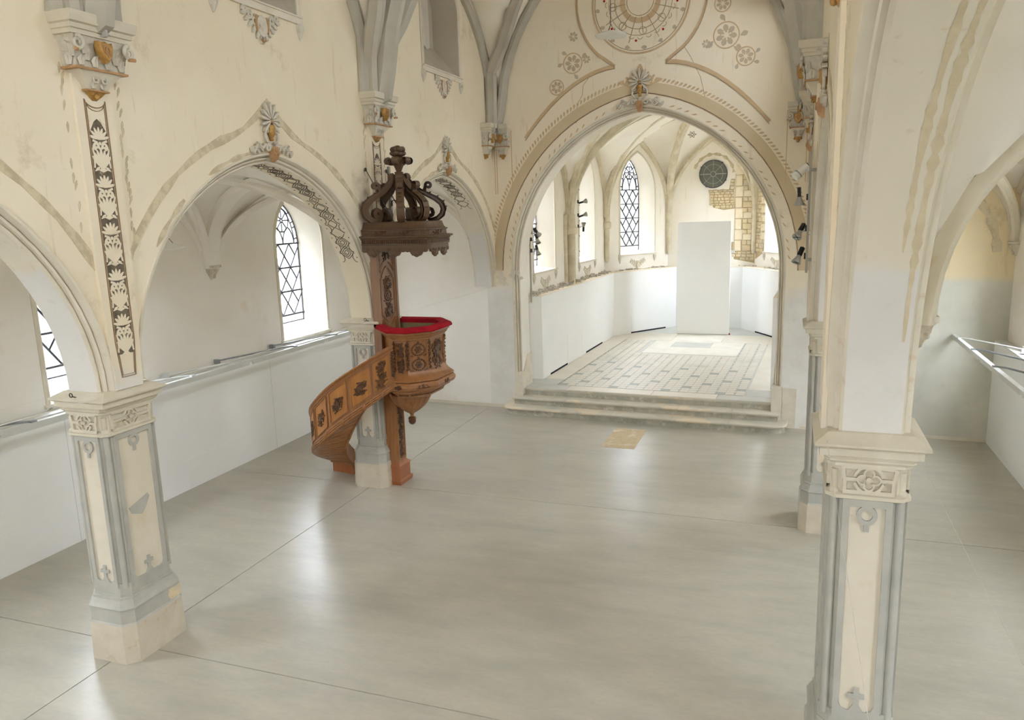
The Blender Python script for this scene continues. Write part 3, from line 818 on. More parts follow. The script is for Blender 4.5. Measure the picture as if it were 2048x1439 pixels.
for i in range(5):
    F, L = WF(i)
    mb = MB(F); outs = [cwo(c) for c in cents[i]]
    holewall(mb, -.05, L + .05, 0.4, 7.6, outs)
    w = mb.out(names[i], 'chancel', kind='structure'); CW.append(w)
    for c, O in zip(cents[i], outs):
        r = MB(F); reveal(r, O, cwi(c), 0, -CHD); r.out('window_reveal', 'chvault', w, smooth=30)
        m2 = MB(F); moulding(m2, O, [(-.004, -.02), (-.004, .012), (.016, .02), (.03, .012), (.05, .016), (.06, .0)])
        m2.box(c - CHO - .09, 2.98, 0, c + CHO + .09, 3.03, .05); m2.out(trim(), 'mould', smooth=40, kind='structure')
        for sg in (-1, 1):
            q = MB(F)
            q.loft([[(c + sg * (CHO + .02) + rr * math.cos(t), z, rr * .7 * max(0, math.sin(t)) + .001) for t in [PI * k / 6 for k in range(7)]] for rr, z in ((.055, 2.97), (.075, 2.92), (.06, 2.85), (.035, 2.79), (.01, 2.74))])
            q.out('sill_corbel', 'orn', w, smooth=50)
        q = MB(F)   # carved spray under the sill
        for sg in (-1, 1):
            for k in range(3):
                q.tube([(a, b_, .015) for a, b_ in spiral(c + sg * (.08 + .11 * k), 2.72 + .04 * k, .07, 1.3, PI * .5, sg, 12)], .014, 5)
            for k in range(5): q.prism(petal(c + sg * .06 * k, 2.66 + .03 * k, -PI / 2 + sg * (.3 + .25 * k), .11, .05, 4), 0, .02)
        q.prism(petal(c, 2.80, -PI / 2, .26, .12, 5), 0, .03); q.out('sill_spray', 'jamb', w)
        lattice_window(F, c, cwi(c), 5.10, CHD, CHI, 4, '', full=(i in (0, 1)), cw=.046)
        p = F(c, 4.55, -CHD - .03); p2 = F(c, 4.55, 1)
        sky_portal(p, Vector(p2) - Vector(p), CHI * 2, 3.0)
# wall back of the chancel arch, above the reveal
mb = MB(lambda s, t, d: CH(s, .62 + d, t)); holewall(mb, -3.0, 3.0, 0.4, 7.6, [offs(CA, .05)]); mb.out('wall_chancel_front', 'chancel', kind='structure')

# vault: two groined bays and a five-sided apse closing on one boss
CSZ = 4.25
def pz(x, a, h, er=.5):
    x = min(abs(x), a); e = er * a; r = a + e; h0 = math.sqrt(r * r - e * e)
    return CSZ + h * math.sqrt(max(0, r * r - (x + e) ** 2)) / h0
mb = MB()
for v0, v1 in ((.6, 4.12), (4.12, 7.92)):
    c = (v0 + v1) / 2; a = (v1 - v0) / 2
    us = warp(16, -2.97, 2.97); vv = warp(14, v0, v1)
    vs = [CH(u, v, max(pz(u, 2.97, 3.05, .35), pz(v - c, a, 2.45, .7))) for u in us for v in vv]; n = len(vv)
    mb.add(vs, [(i * n + j, (i + 1) * n + j, (i + 1) * n + j + 1, i * n + j + 1) for i in range(16) for j in range(n - 1)])
BO = (0.0, 7.75, 7.3)
def form_z(t, h=2.45): return pz((t - .5) * 2, 1, h, 1.3)
def apse_pt(i, t, tau):
    (a, b), (a2, b2) = CHP[i], CHP[i + 1]
    pu, pv, z = a + (a2 - a) * t, b + (b2 - b) * t, form_z(t)
    k = 1 - math.cos(PI / 2 * tau)
    return (pu + (BO[0] - pu) * k, pv + (BO[1] - pv) * k, z + (BO[2] - z) * math.sin(PI / 2 * tau))
for i in (1, 2, 3):
    ts = warp(16, 0, 1); ta = [k / 12 for k in range(13)]
    mb.add([CH(*apse_pt(i, t, x)) for t in ts for x in ta], [(p * 13 + q, (p + 1) * 13 + q, (p + 1) * 13 + q + 1, p * 13 + q + 1) for p in range(16) for q in range(12)])
mb.out('ceiling_chancel', 'chvault', smooth=45, kind='structure')
cr = struct_root(trim())
CRP = [(-.12, .03), (-.12, -.05), (-.075, -.08), (-.05, -.15), (.05, -.15), (.075, -.08), (.12, -.05), (.12, .03)]
for i in (1, 2, 3, 4):
    P = [CH(*apse_pt(min(i, 3), 0.0 if i < 4 else 1.0, k / 16)) for k in range(17)]
    rib(P, CRP, 'apse_rib', 'chrib', cr)
for i in range(5):
    F, L = WF(i)
    spans = [(0, L)] if i in (1, 2, 3) else ([(0, 3.52), (3.52, L)] if i == 0 else [(0, L - 3.52), (L - 3.52, L)])
    for s0, s1 in spans:
        P = [F(s0 + (s1 - s0) * (.5 - .5 * math.cos(PI * k / 24)), form_z(.5 - .5 * math.cos(PI * k / 24)) - .03 if i in (1, 2, 3) else pz((s0 + (s1 - s0) * (.5 - .5 * math.cos(PI * k / 24))) - (s0 + s1) / 2, (s1 - s0) / 2, 2.45, .7) - .03, .01) for k in range(25)]
        side = Vector(F(0, 0, 1)) - Vector(F(0, 0, 0))
        P[0] = (P[0][0], P[0][1], CSZ - .02); P[-1] = (P[-1][0], P[-1][1], CSZ - .02)
        rings = []
        for k, p in enumerate(P):
            p = Vector(p); t = (Vector(P[min(k + 1, 24)]) - Vector(P[max(k - 1, 0)])).normalized(); up = side.cross(t)
            if k == 12: up = Vector((0, 0, 1))
            if up.z < 0: up = -up
            rings.append([tuple(p + side * a + up * d) for a, d in ((0, .07), (.05, .06), (.08, .02), (.11, -.02), (.08, -.06), (.03, -.07), (0, -.09))])
        MB().loft(rings).out('wall_rib', 'chrib', cr, smooth=40)
for v in (4.12,):
    for sg in (-1, 1):
        P = [CH(sg * 2.93 * math.cos(PI / 2 * k / 18), v, pz(2.93 * math.cos(PI / 2 * k / 18), 2.97, 3.05, .35) - .02) for k in range(19)]
        rib(P, scale(CRP, 1.05), 'transverse_rib', 'chrib', cr)
for v0, v1 in ((.75, 4.12), (4.12, 7.85)):
    for sg in (-1, 1):
        for ve in (v0, v1):
            P = []
            for k in range(17):
                t = 1 - math.cos(PI / 2 * k / 16)
                P.append(CH(sg * 2.9 * (1 - t), ve + ((v0 + v1) / 2 - ve) * t, CSZ + 3.0 * math.sin(PI / 2 * k / 16)))
            rib(P, scale(CRP, .85), 'diagonal_rib', 'chrib', cr)
def shaft(u, v, r_, z0, z1, ring=None, tip=True):
    q = MB(CH); pr = ([(.02, z0 - .12), (r_ * .7, z0 - .07), (r_ * .9, z0)] if tip else [(r_, z0)]) + [(r_, z1)]
    if ring:
        pr = pr[:-1] + [(r_, ring - .13), (r_ * 1.55, ring - .10), (r_ * 1.55, ring + .06), (r_ * 1.1, ring + .10), (r_, z1)]
    q.lathe(pr, 12, (u, v)); q.out('wall_shaft', 'chrib', cr, smooth=40)
for sg in (-1, 1):
    shaft(sg * 2.86, 4.12, .12, 2.40, 4.4, 3.97, False); shaft(sg * 2.90, 4.40, .085, 2.40, 4.4, 3.97, False); shaft(sg * 2.93, 3.86, .06, 2.40, 4.4, None, False)
    shaft(sg * 2.86, 7.86, .085, 2.95, 4.35, 4.02); shaft(sg * 1.39, 10.34, .085, 3.05, 4.35)
for u, v, z, r_ in ((-.45, 9.15, 6.72, .13), (.75, 8.9, 6.8, .13)):      # painted stars on the vault webs
    n_ = Vector((-u, -(v - 6), 2.0)).normalized()
    a_ = n_.cross(Vector((0, 0, 1))).normalized(); b_ = a_.cross(n_)
    q = MB(lambda s, t, d: CH(*(Vector((u, v, z)) + a_ * s + b_ * t - n_ * d)))
    st = [((r_ if k % 2 == 0 else r_ * .5) * math.cos(k * PI / 6), (r_ if k % 2 == 0 else r_ * .5) * math.sin(k * PI / 6)) for k in range(12)]
    q.ribbon(st, .018, 0.0, .012, closed=True); q.ribbon(arcpts(0, 0, r_ * .32, 0, 2 * PI, 10)[:-1], .014, 0, .012, closed=True)
    q.out('painted_star', 'key', cr)

# chancel floor, steps, tiles
ZC = 0.48
cf = struct_root('floor_chancel')
q = MB(CH); q.prism  # platform
MB(CH).box(-2.98, .62, .0, 2.98, 10.5, ZC - .012).out('platform', 'chfloor', cf)
MB(CH).box(-2.77, .12, .0, 2.77, .62, ZC - .012).out('platform_front', 'chfloor', cf)
for u0, u1, v0, v1, m_ in ((-2.76, -1.75, .14, .56, 'greyslab'), (-1.74, .2, .14, .56, 'chfloor'), (.21, 1.6, .14, .56, 'chfloor'), (1.61, 2.76, .14, .56, 'greyslab')):
    MB(CH).box(u0, v0, ZC - .02, u1, v1, ZC).out('threshold_slab', m_, cf)
for u0, u1 in ((-2.95, -2.1), (2.17, 2.95)):
    v = .57; k = 0
    while v < 10:
        l = .62 + .25 * ((k * 7) % 3); MB(CH).box(u0, v, ZC - .02, u1, min(v + l, 10.3), ZC).out('border_slab', 'chfloor' if k else 'greyslab', cf); v += l + .006; k += 1
for u0, u1, v0, v1, m_ in ((-2.09, -.7, 7.2, 8.6, 'chfloor'), (-.69, .8, 7.2, 8.6, 'cement'), (.81, 2.16, 7.2, 8.6, 'chfloor'), (-2.09, .1, 8.61, 10.3, 'greyslab'), (.11, 2.16, 8.61, 10.3, 'greyslab')):
    MB(CH).box(u0, v0, ZC - .02, u1, v1, ZC).out('rear_slab', m_, cf)
MB(CH).box(-1.12, 5.1, ZC - .02, 1.5, 7.19, ZC - .002).out('cement_patch', 'cement', cf)
MB(CH).box(-.52, 6.2, ZC - .01, .62, 7.05, ZC).out('slate_patch', 'greyslab', cf)
T = 0.2; cnt = 0; rest = MB(CH); inset = MB(CH); strips = MB(CH)
tm = {}
for r_ in range(33):
    for c in range(21):
        u = -2.07 + c * T; v = .58 + r_ * T
        if -1.12 - .15 < u < 1.5 - .04 and v > 5.1 - .15: continue
        h = ZC + .001 * ((c * 5 + r_ * 3) % 3)
        if cnt < 300:
            k_ = 'tilegrey' if (c % 2 == 0 and r_ % 2 == 0 and (c * 31 + r_ * 17) % 3 == 0) else 'tile'
            if k_ not in tm:
                tm[k_] = MB().box(-T / 2 + .004, -T / 2 + .004, -.02, T / 2 - .004, T / 2 - .004, 0).out('tile', k_, cf); o = tm[k_]
            else:
                o = tm[k_].copy(); COL.objects.link(o)
            o.location = CH(u + T / 2, v + T / 2, h); o.rotation_euler = (0, 0, PHI); cnt += 1
        else:
            rest.box(u + .004, v + .004, ZC - .02, u + T - .004, v + T - .004, h)
        if c % 2 == 0:
            inset.prism  # small dark lozenges where four tiles meet
            x, y = u, v
            inset.add([(x - .05, y, h + .002), (x, y - .05, h + .002), (x + .05, y, h + .002), (x, y + .05, h + .002)], [(0, 1, 2, 3)])
        if c % 2 == 0 and r_ % 2 == 0: strips.add([(u - .012, v + .05, h + .0015), (u + .012, v + .05, h + .0015), (u + .012, v + T - .05, h + .0015), (u - .012, v + T - .05, h + .0015)], [(0, 1, 2, 3)])
rest.out('far_tiles', 'tile', cf, kind='stuff'); inset.out('tile_inset', 'tilegrey', cf, kind='stuff'); strips.out('tile_strip', 'tilegrey', cf, kind='stuff')
MB(CH).box(-2.08, .57, ZC - .03, 2.165, 7.2, ZC - .006).out('tile_bed', 'greyslab', cf)

st = thing('chancel_steps', 'three worn grey stone steps under the chancel arch, lowest with rounded ends', 'steps')
def step(z0, z1, v0, hw, rad, name):      # every step is laid in five stones
    def outline(e, r):
        P = [(-hw - e, .1)]
        if r: P += [(-hw - e + r - r * math.cos(PI / 2 * k / 8), v0 - e + r - r * math.sin(PI / 2 * k / 8)) for k in range(9)]
        else: P += [(-hw - e, v0 - e)]
        return P + [(-a, b) for a, b in P[::-1]]
    def clip(P, u0, u1):
        for lim, sg in ((u0, 1), (u1, -1)):
            Q = []
            for k, b in enumerate(P):
                a = P[k - 1]; ia, ib = (a[0] - lim) * sg >= 0, (b[0] - lim) * sg >= 0
                if ia != ib: t = (lim - a[0]) / (b[0] - a[0]); Q.append((lim, a[1] + (b[1] - a[1]) * t))
                if ib: Q.append(b)
            P = Q
        return P
    cuts = [-9] + [-hw + 2 * hw * k + {'a': .0, 'b': .12, 'c': -.15}[name] for k in (.2, .42, .63, .82)] + [9]
    for c0, c1 in zip(cuts[:-1], cuts[1:]):
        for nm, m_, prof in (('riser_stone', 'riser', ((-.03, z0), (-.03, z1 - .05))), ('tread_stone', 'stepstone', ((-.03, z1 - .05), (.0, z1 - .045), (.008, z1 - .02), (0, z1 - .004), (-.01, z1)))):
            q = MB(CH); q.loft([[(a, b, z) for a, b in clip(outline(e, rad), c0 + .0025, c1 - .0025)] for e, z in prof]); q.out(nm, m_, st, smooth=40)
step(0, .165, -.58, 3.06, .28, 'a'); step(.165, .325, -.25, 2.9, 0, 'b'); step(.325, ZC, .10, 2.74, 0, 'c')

gs = MB(); gs.box(-3.305, 13.955, 0, -2.66, 15.295, .004); tag(gs.out('grave_slab', 'grave'), 'worn sandstone memorial slab let into the concrete before the steps', 'slab')

# display walls
def display_wall(p0, p1, back, label, hatches, slots, F=CH, z0=ZC, z1=2.5, ends=(0, 0), th=None, cap='rawedge', seams=()):
    root = thing('display_wall', label, 'display wall')
    (a, b), (a2, b2) = p0, p1; L = math.hypot(a2 - a, b2 - b); tx, ty = (a2 - a) / L, (b2 - b) / L
    FF = lambda s, t, d: F(a + tx * s + ty * d, b + ty * s - tx * d, t)
    q = MB(F); q.loft([[(a, b, z), (a2, b2, z), (back[1][0], back[1][1], z), (back[0][0], back[0][1], z)] for z in (z0, z1)]); q.out('board', 'whitepanel', root)
    q = MB(F); q.loft([[(a, b, z), (a2, b2, z), (back[1][0], back[1][1], z), (back[0][0], back[0][1], z)] for z in (z1, z1 + .018)]); q.out('top_edge', cap, root)
    for s0, s1, t0, t1 in hatches:
        g_ = .004; q = MB(FF); q.prism([(s0, t0), (s1, t0), (s1, t1), (s0, t1)], 0, .004); q.out('access_panel', 'whitepanel', root)
    for s0, s1 in slots:
        q = MB(FF); q.box(s0, z0, 0, s1, z0 + .045, .0045); q.out('floor_slot', 'gap', root)
    for s_ in seams:
        q = MB(FF); q.box(s_ - .002, z0 + .01, 0, s_ + .002, z1 - .01, .0012); q.out('panel_joint', 'pframe', root)
    return root
M['paneltop'] = mat('dusty panel top', (236, 228, 212), (226, 214, 194), 6.0, 0.9, 0.1)
D = [(-2.62, 1.05), (-2.62, 7.75), (-1.08, 10.15), (1.08, 10.15), (2.62, 7.75), (2.62, 1.3)]
B = [(-2.94, 1.05), (-2.94, 7.9), (-1.43, 10.4), (1.43, 10.4), (2.94, 7.9), (2.94, 1.3)]
lab = ['long white display wall along the left side of the chancel', 'white display wall angled behind the left lattice window bay', 'low white display wall mostly hidden behind the tall white board', 'white display wall angled right of the tall white board', 'white display wall along the right chancel side, mostly behind the arch']
hs = [[(.03, 1.9, .54, 1.08), (1.92, 2.6, .54, 1.3), (3.2, 5.3, .54, 1.08)], [(.75, 2.35, .54, 1.08)], [], [(.95, 2.3, .54, 1.08)], []]
sl = [[(.55, 1.9), (3.6, 5.3)], [(.75, 2.35)], [], [(.95, 2.3)], []]
for i in range(5):
    display_wall(D[i], D[i + 1], (B[i], B[i + 1]), lab[i], hs[i], sl[i], cap='paneltop')
q = MB(); q.box(-3.35, 24.86, ZC + .02, -1.735, 25.0, 4.03)
tb = thing('tall_display_board', 'tall freestanding white board in front of the apse wall', 'board')
q.out('board', 'whitepanel', tb); q = MB(); q.box(-3.33, 24.875, ZC, -1.755, 24.985, ZC + .02); q.out('base_strip', 'alu', tb)
q = MB(); q.box(-1.735, 24.90, ZC, -1.70, 24.94, ZC + .05); q.out('stop_wedge', 'red', tb)
# long panels in the aisles
display_wall((WXL + .24, YW + .3), (WXL + .24, 16.15), ((WXL + .01, YW + .3), (WXL + .01, 16.15)), 'long low white display wall under the left aisle windows', [(9.6, 11.5, .01, .52), (14.2, 16.0, .01, .52), (18.0, 19.4, .01, .52)], [], F=lambda a, b, z: (a, b, z), z0=0, z1=1.93, cap='alu', seams=(12.0, 16.6))
display_wall((3.58, 16.2), (3.58, YW + .3), ((3.76, 16.2), (3.76, YW + .3)), 'long low white display wall along the right aisle', [], [], F=lambda a, b, z: (a, b, z), z0=0, z1=1.93, cap='alu')

# crumbled plaster lip above the chancel panels
q = MB()
for i, n_ in ((0, 170), (1, 60), (2, 30), (3, 20)):
    F, L = WF(i)
    for k in range(n_):
        s_ = L * rnd.random() if i != 0 else .3 + (L - .3) * (rnd.random() ** 1.0); h = .015 + .075 * rnd.random() ** 2 * (1.3 if i == 0 else .7); w_ = .012 + .035 * rnd.random()
        P = [(s_ - w_, 2.51), (s_ - w_ * .4, 2.51 + h * .8), (s_ + w_ * .3, 2.51 + h), (s_ + w_, 2.51 + h * .3), (s_ + w_, 2.51)]
        z = MB(F); z.prism(P, 0, .02 + .24 * rnd.random() ** 2); o_ = len(q.v); q.v += z.v; q.f += [[a + o_ for a in f] for f in z.f]
q.out('crumbled_plaster', 'debris', CW[0], kind='stuff')

# round glazed disc on the back wall
F2, L2 = WF(2)
DV = lambda s, t, d: F2(1.43 + .05 + s, 5.53 + t, d)
rv = thing('round_glass_disc', 'round dark glass disc with radial bars fixed high on the apse wall', 'window')
q = MB(DV); q.prism(arcpts(0, 0, .43, 0, 2 * PI, 40)[:-1], .02, .05); q.out('glass', 'ventglass', rv)
for r_, w_ in ((.44, .03), (.31, .014), (.085, .022)):
    q = MB(DV); q.ribbon(arcpts(0, 0, r_, 0, 2 * PI, 40)[:-1], w_, .0, .065, closed=True); q.out('ring_bar', 'ventbar' if r_ < .4 else 'lead', rv)
for k in range(8):
    a = k * PI / 4 + PI / 8 * 0
    q = MB(DV); q.ribbon([(.09 * math.cos(a), .09 * math.sin(a)), (.43 * math.cos(a), .43 * math.sin(a))], .03 if k in (0, 4) else .013, .045, .066); q.out('spoke_bar', 'ventbar', rv)
for a in (.9, 2.6, 4.2, 5.8):
    q = MB(DV); q.box(.45 * math.cos(a) - .02, .45 * math.sin(a) - .02, 0, .45 * math.cos(a) + .02, .45 * math.sin(a) + .02, .07); q.out('holding_clip', 'iron', rv)

# exposed stonework right of the disc: courses of rubble, dressed quoins
def rough(F, s0, t0, s1, t1, d, m, name, par, j=.2):
    w_, h_ = s1 - s0, t1 - t0; jx, jy = min(.03, w_ * j * .5), min(.02, h_ * j * .5)
    r_ = lambda k: (rnd.random() - .5) * 2 * k
    P = [(s0 + abs(r_(jx)), t0 + abs(r_(jy))), ((s0 + s1) / 2, t0 + abs(r_(jy * .6))), (s1 - abs(r_(jx)), t0 + abs(r_(jy))), (s1 - abs(r_(jx * .6)), (t0 + t1) / 2), (s1 - abs(r_(jx)), t1 - abs(r_(jy))), (s0 + abs(r_(jx)), t1 - abs(r_(jy)))]
    cs, ct = (s0 + s1) / 2, (t0 + t1) / 2
    q = MB(F); q.loft([[(a, b, 0) for a, b in P], [(a, b, d * .7) for a, b in P], [(cs + (a - cs) * .86, ct + (b - ct) * .82, d) for a, b in P]])
    return q.out(name, m, par)
sv = lambda u: 1.43 + u
def patch(F, poly, par, d=.008):
    q = MB(F); q.prism(poly, 0, d); q.out('mortar_bed', 'mortar', par)
def courses(F, s0, s1, t0, t1, ch, par, m='rubble', lw=(.10, .2), keep=None):
    t = t0
    while t < t1 - .02:
        h = ch * (.75 + .5 * rnd.random()); s_ = s0 + (rnd.random() - .5) * .04
        while s_ < s1:
            l = lw[0] + (lw[1] - lw[0]) * rnd.random()
            if s1 - s_ - l < .05: l = s1 - s_
            if keep is None or keep(s_ + l / 2, t + h / 2): rough(F, s_ + .005, t + .004, min(s_ + l, s1) - .005, min(t + h, t1) - .004, .02 + .02 * rnd.random(), m, 'stone', par)
            s_ += l
        t += h
patch(F2, [(sv(-.10), 5.02), (sv(.72), 5.02), (sv(.76), 4.4), (sv(.40), 4.36), (sv(.06), 4.45)], CW[2])
courses(F2, sv(-.08), sv(.74), 4.42, 5.0, .085, CW[2], keep=lambda s_, t: s_ > sv(-.10 + (5.0 - t) * .26))
patch(F2, [(sv(.56), 5.02), (sv(.74), 5.02), (sv(.74), 5.35), (sv(.62), 5.35)], CW[2])
courses(F2, sv(.60), sv(.73), 5.02, 5.33, .1, CW[2])
t = 3.02
k = 0
while t < 5.5:      # tooth of dressed stones beside the corner shaft
    h = .22
    rough(F2, sv(.77), t, sv(1.02 if k % 2 else .98), t + .34, .03, 'ashlar', 'quoin', CW[2], .06)
    if k % 2 == 0: rough(F2, sv(1.0), t, sv(1.30), t + .2, .028, 'rubble', 'stone', CW[2]); 
    else: rough(F2, sv(1.03), t, sv(1.30), t + .2, .032, 'ashlar', 'quoin', CW[2], .06)
    rough(F2, sv(1.0), t + .2, sv(1.16), t + .345, .022, 'rubble', 'stone', CW[2]); rough(F2, sv(1.17), t + .2, sv(1.31), t + .345, .026, 'rubble', 'stone', CW[2])
    t += .35; k += 1
patch(F2, [(sv(.76), 2.75), (sv(1.42), 2.62), (sv(1.42), 5.5), (sv(.76), 5.5)], CW[2], .006)
courses(F2, sv(.70), sv(1.40), 2.72, 3.0, .1, CW[2], keep=lambda s_, t: t > 2.78 + .1 * math.sin(s_ * 9))
patch(F2, [(sv(.44), 3.05), (sv(.74), 3.0), (sv(.74), 3.32), (sv(.6), 3.3)], CW[2])
rough(F2, sv(.44), 2.93, sv(.80), 3.06, .06, 'greyslab', 'ledge_stone', CW[2])
F3, L3 = WF(3)
patch(F3, [(.05, 2.75), (.62, 3.0), (.62, 5.4), (.4, 5.9), (.05, 5.6)], CW[3], .006)
courses(F3, .06, .60, 3.0, 5.1, .13, CW[3], lw=(.12, .24))
for k in range(7): rough(F3, .40, 3.4 + .28 * k, .66, 3.62 + .28 * k, .035, 'ashlar', 'quoin', CW[3], .06)
for k, (sg, z0) in enumerate([(s_, 3.1 + .32 * j) for s_ in (.68,) for j in range(8)]): pass
q = MB(F2)      # bare arch trace round the disc
q.ribbon([(1.48 + .66 * math.cos(t), 5.45 + .72 * math.sin(t)) for t in [2.75 - 2.6 * i / 16 for i in range(17)]], .13, 0, .006, taper=[.6 + .4 * math.sin(i * 2.4) for i in range(17)])
q.ribbon([(1.48 + .1 * k, 4.98 + .03 * math.sin(k * 3)) for k in range(5)], .1, 0, .006); q.out('arch_scar', 'stainband', CW[2])

# ------------------------------------------------------------------ pillars
def rr(hx, hy, ch, z): return [(hx - ch, -hy, z), (hx, -hy + ch, z), (hx, hy - ch, z), (hx - ch, hy, z), (-hx + ch, hy, z), (-hx, hy - ch, z), (-hx, -hy + ch, z), (-hx + ch, -hy, z)]
def pillar(cx_, cy_, label, kz=1.0):
    root = thing('stone_pillar', label, 'pillar', kind='thing')
    X = lambda x, y, z: (cx_ + x, cy_ + y, z if z < .75 else .75 + (z - .75) * kz)
    q = MB(X); q.loft([rr(.322, .425, .10, 0), rr(.315, .415, .10, .415)]); q.out('plinth', 'plinth', root)
    q = MB(X); q.loft([rr(.315, .415, .10, .415), rr(.300, .400, .095, .435), rr(.298, .398, .095, .575)]); q.out('base_course', 'pframe', root)
    q = MB(X); q.loft([rr(.298, .398, .095, .575), rr(.308, .408, .097, .585), rr(.308, .408, .097, .598), rr(.30, .40, .095, .605), rr(.285, .38, .09, .645), rr(.268, .362, .085, .675), rr(.268, .362, .085, .70), rr(.255, .342, .08, .705), rr(.255, .342, .08, .735)]); q.out('base_moulding', 'pframe', root, smooth=30)
    q = MB(X); q.loft([rr(.25, .335, .075, .735), rr(.25, .335, .075, .85), rr(.236, .32, .075, .852), rr(.236, .32, .075, 2.43)]); q.out('shaft', 'pframe', root)
    for sx in (-1, 1):
        for sy in (-1, 1):
            q = MB(X); q.tube([(sx * .208, sy * .292, .80), (sx * .208, sy * .292, 2.43)], .031, 10); q.out('corner_colonnette', 'pframe', root, smooth=60)
            q = MB(X); q.tube([(sx * .208, sy * .292, 2.49), (sx * .211, sy * .295, 2.62)], .026, 8); q.ball((sx * .212, sy * .297, 2.47), .04, .04, .03, 8, 5); q.out('capital_colonnette', 'pcap', root, smooth=60)
    # framed panel on each face
    for ax, sg in (('y', -1), ('x', 1), ('x', -1), ('y', 1)):
        hw = .158 if ax == 'y' else .238
        if ax == 'y': FX = lambda s, t, d, sg=sg: X(s, sg * (.320 + d), t)
        else: FX = lambda s, t, d, sg=sg: X(sg * (.236 + d), s, t)
        iw = hw - .042; zb, zt = .86, 2.375; ch = .05
        q = MB(FX); q.prism([(-iw - .01, zb - .01), (iw + .01, zb - .01), (iw + .01, zt + .01), (-iw - .01, zt + .01)], 0, .004); q.out('panel', 'ppanel', root)
        q = MB(FX)
        inner = [(-iw + ch, zb), (iw - ch, zb), (iw - ch * .3, zb + ch * .3), (iw, zb + ch), (iw, zt), (-iw, zt), (-iw, zb + ch), (-iw + ch * .3, zb + ch * .3)]
        outer = [(-hw, .80), (hw, .80), (hw, .80), (hw, .80), (hw, 2.43), (-hw, 2.43), (-hw, .80), (-hw, .80)]
        n = 8
        q.add([(a, b, .024) for a, b in outer] + [(a, b, .024) for a, b in inner] + [(a, b, 0) for a, b in inner] + [(a, b, 0) for a, b in outer],
              [(i, (i + 1) % n, n + (i + 1) % n, n + i) for i in range(n)] + [(n + i, n + (i + 1) % n, 2 * n + (i + 1) % n, 2 * n + i) for i in range(n)] + [(3 * n + i, 3 * n + (i + 1) % n, (i + 1) % n, i) for i in range(n)])
        q.out('frame', 'pframe', root)
        q = MB(FX); q.ribbon(arcpts(0, zt - .06, .052, 0, 2 * PI, 20)[:-1], .03, 0, .022, closed=True); q.box(-.016, zt - .175, 0, .016, zt - .105, .022); q.box(-.03, zt - .01, 0, .03, zt + .01, .022); q.out('keyhole_ornament', 'pframe', root)
        q = MB(FX); q.prism([(-.05, zb), (-.018, zb + .05), (-.018, zb + .10), (-.055, zb + .10), (-.055, zb + .135), (-.018, zb + .135), (-.018, zb + .18), (.018, zb + .18), (.018, zb + .135), (.055, zb + .135), (.055, zb + .10), (.018, zb + .10), (.018, zb + .05), (.05, zb)], 0, .022)
        q.out('cross_ornament', 'pframe', root)
        # pierced band of the capital
        if ax == 'y': FC = lambda s, t, d, sg=sg: X(s, sg * (.325 + d), t)
        else: FC = lambda s, t, d, sg=sg: X(sg * (.240 + d), s, t)
        hc = .165 if ax == 'y' else .245
        q = MB(FC); zc = 2.565; wd = .022
        for k in range(4):
            q.ribbon(arcpts(.042 * math.cos(k * PI / 2), zc + .042 * math.sin(k * PI / 2), .031, k * PI / 2 - 2.2, k * PI / 2 + 2.2, 12), .013, 0, wd)
        q.ribbon(arcpts(0, zc, .092, .24, PI - .24, 12), .02, 0, wd); q.ribbon(arcpts(0, zc, .092, PI + .24, 2 * PI - .24, 12), .02, 0, wd)
        q.prism(arcpts(0, zc, .02, 0, 2 * PI, 8)[:-1], 0, wd)
        for sx in (-1, 1):
            q.ribbon([(sx * .078, zc), (sx * (hc - .02), zc)], .024, 0, wd); q.ribbon([(sx * (hc - .012), 2.49), (sx * (hc - .012), zc), (sx * (hc - .002), zc + .03), (sx * (hc + .004), 2.65)], .024, 0, wd)
        q.ribbon([(-hc, 2.478), (hc, 2.478)], .028, 0, wd); q.ribbon([(-hc, 2.652), (hc, 2.652)], .026, 0, wd + .003)
        q.out('quatrefoil_tracery', 'pcap', root)
    q = MB(X); q.loft([rr(.25, .335, .06, 2.42), rr(.272, .357, .06, 2.432), rr(.272, .357, .06, 2.455), rr(.24, .325, .06, 2.47), rr(.24, .325, .06, 2.65), rr(.268, .352, .05, 2.655), rr(.268, .352, .05, 2.675), rr(.285, .37, .03, 2.695), rr(.285, .37, .03, 2.705), rr(.30, .385, .02, 2.73)]); q.out('capital', 'pcap', root, smooth=30)
    q = MB(X); q.loft([rr(.325, .38, .004, 2.73), rr(.325, .38, .004, 2.785), rr(.348, .402, .004, 2.787), rr(.362, .415, .006, 2.80), rr(.362, .415, .006, 2.815), rr(.27, .30, .004, 2.872)]); q.out('abacus', 'pcap', root)
    return root
XPL, XPR = -6.565, .565
pl = [pillar(XPL, 5.85, 'near left square stone pillar with grey framed panels and no pulpit'),
      pillar(XPL, 11.2, 'stone pillar wrapped by the wooden pulpit stair'),
      pillar(XPR, 5.85, 'near right square stone pillar with tall cream panel facing the viewer', 1.035),
      pillar(XPR, 11.2, 'far right stone pillar half hidden behind the near right one', 1.035)]
# damage patch on the nearest left pillar
q = MB(lambda s, t, d: (XPL + .236 + d, 5.85 + s, t)); q.prism([(-.16, 1.62), (.10, 1.70), (.12, 1.66), (.05, 1.55), (.0, 1.5), (-.05, 1.52), (-.13, 1.55)], 0, .007); q.out('cement_repair', 'pframe', pl[0], label='grey cement repair on cream panel')
q = MB(lambda s, t, d: (XPL + .31 + d, 5.85 + s, t)); q.prism([(.18, .44), (.33, .44), (.33, .57), (.17, .565), (.15, .5)], -.02, -.009); q.out('stone_repair', 'rubble', pl[0], label='yellowish stone repair in the base')

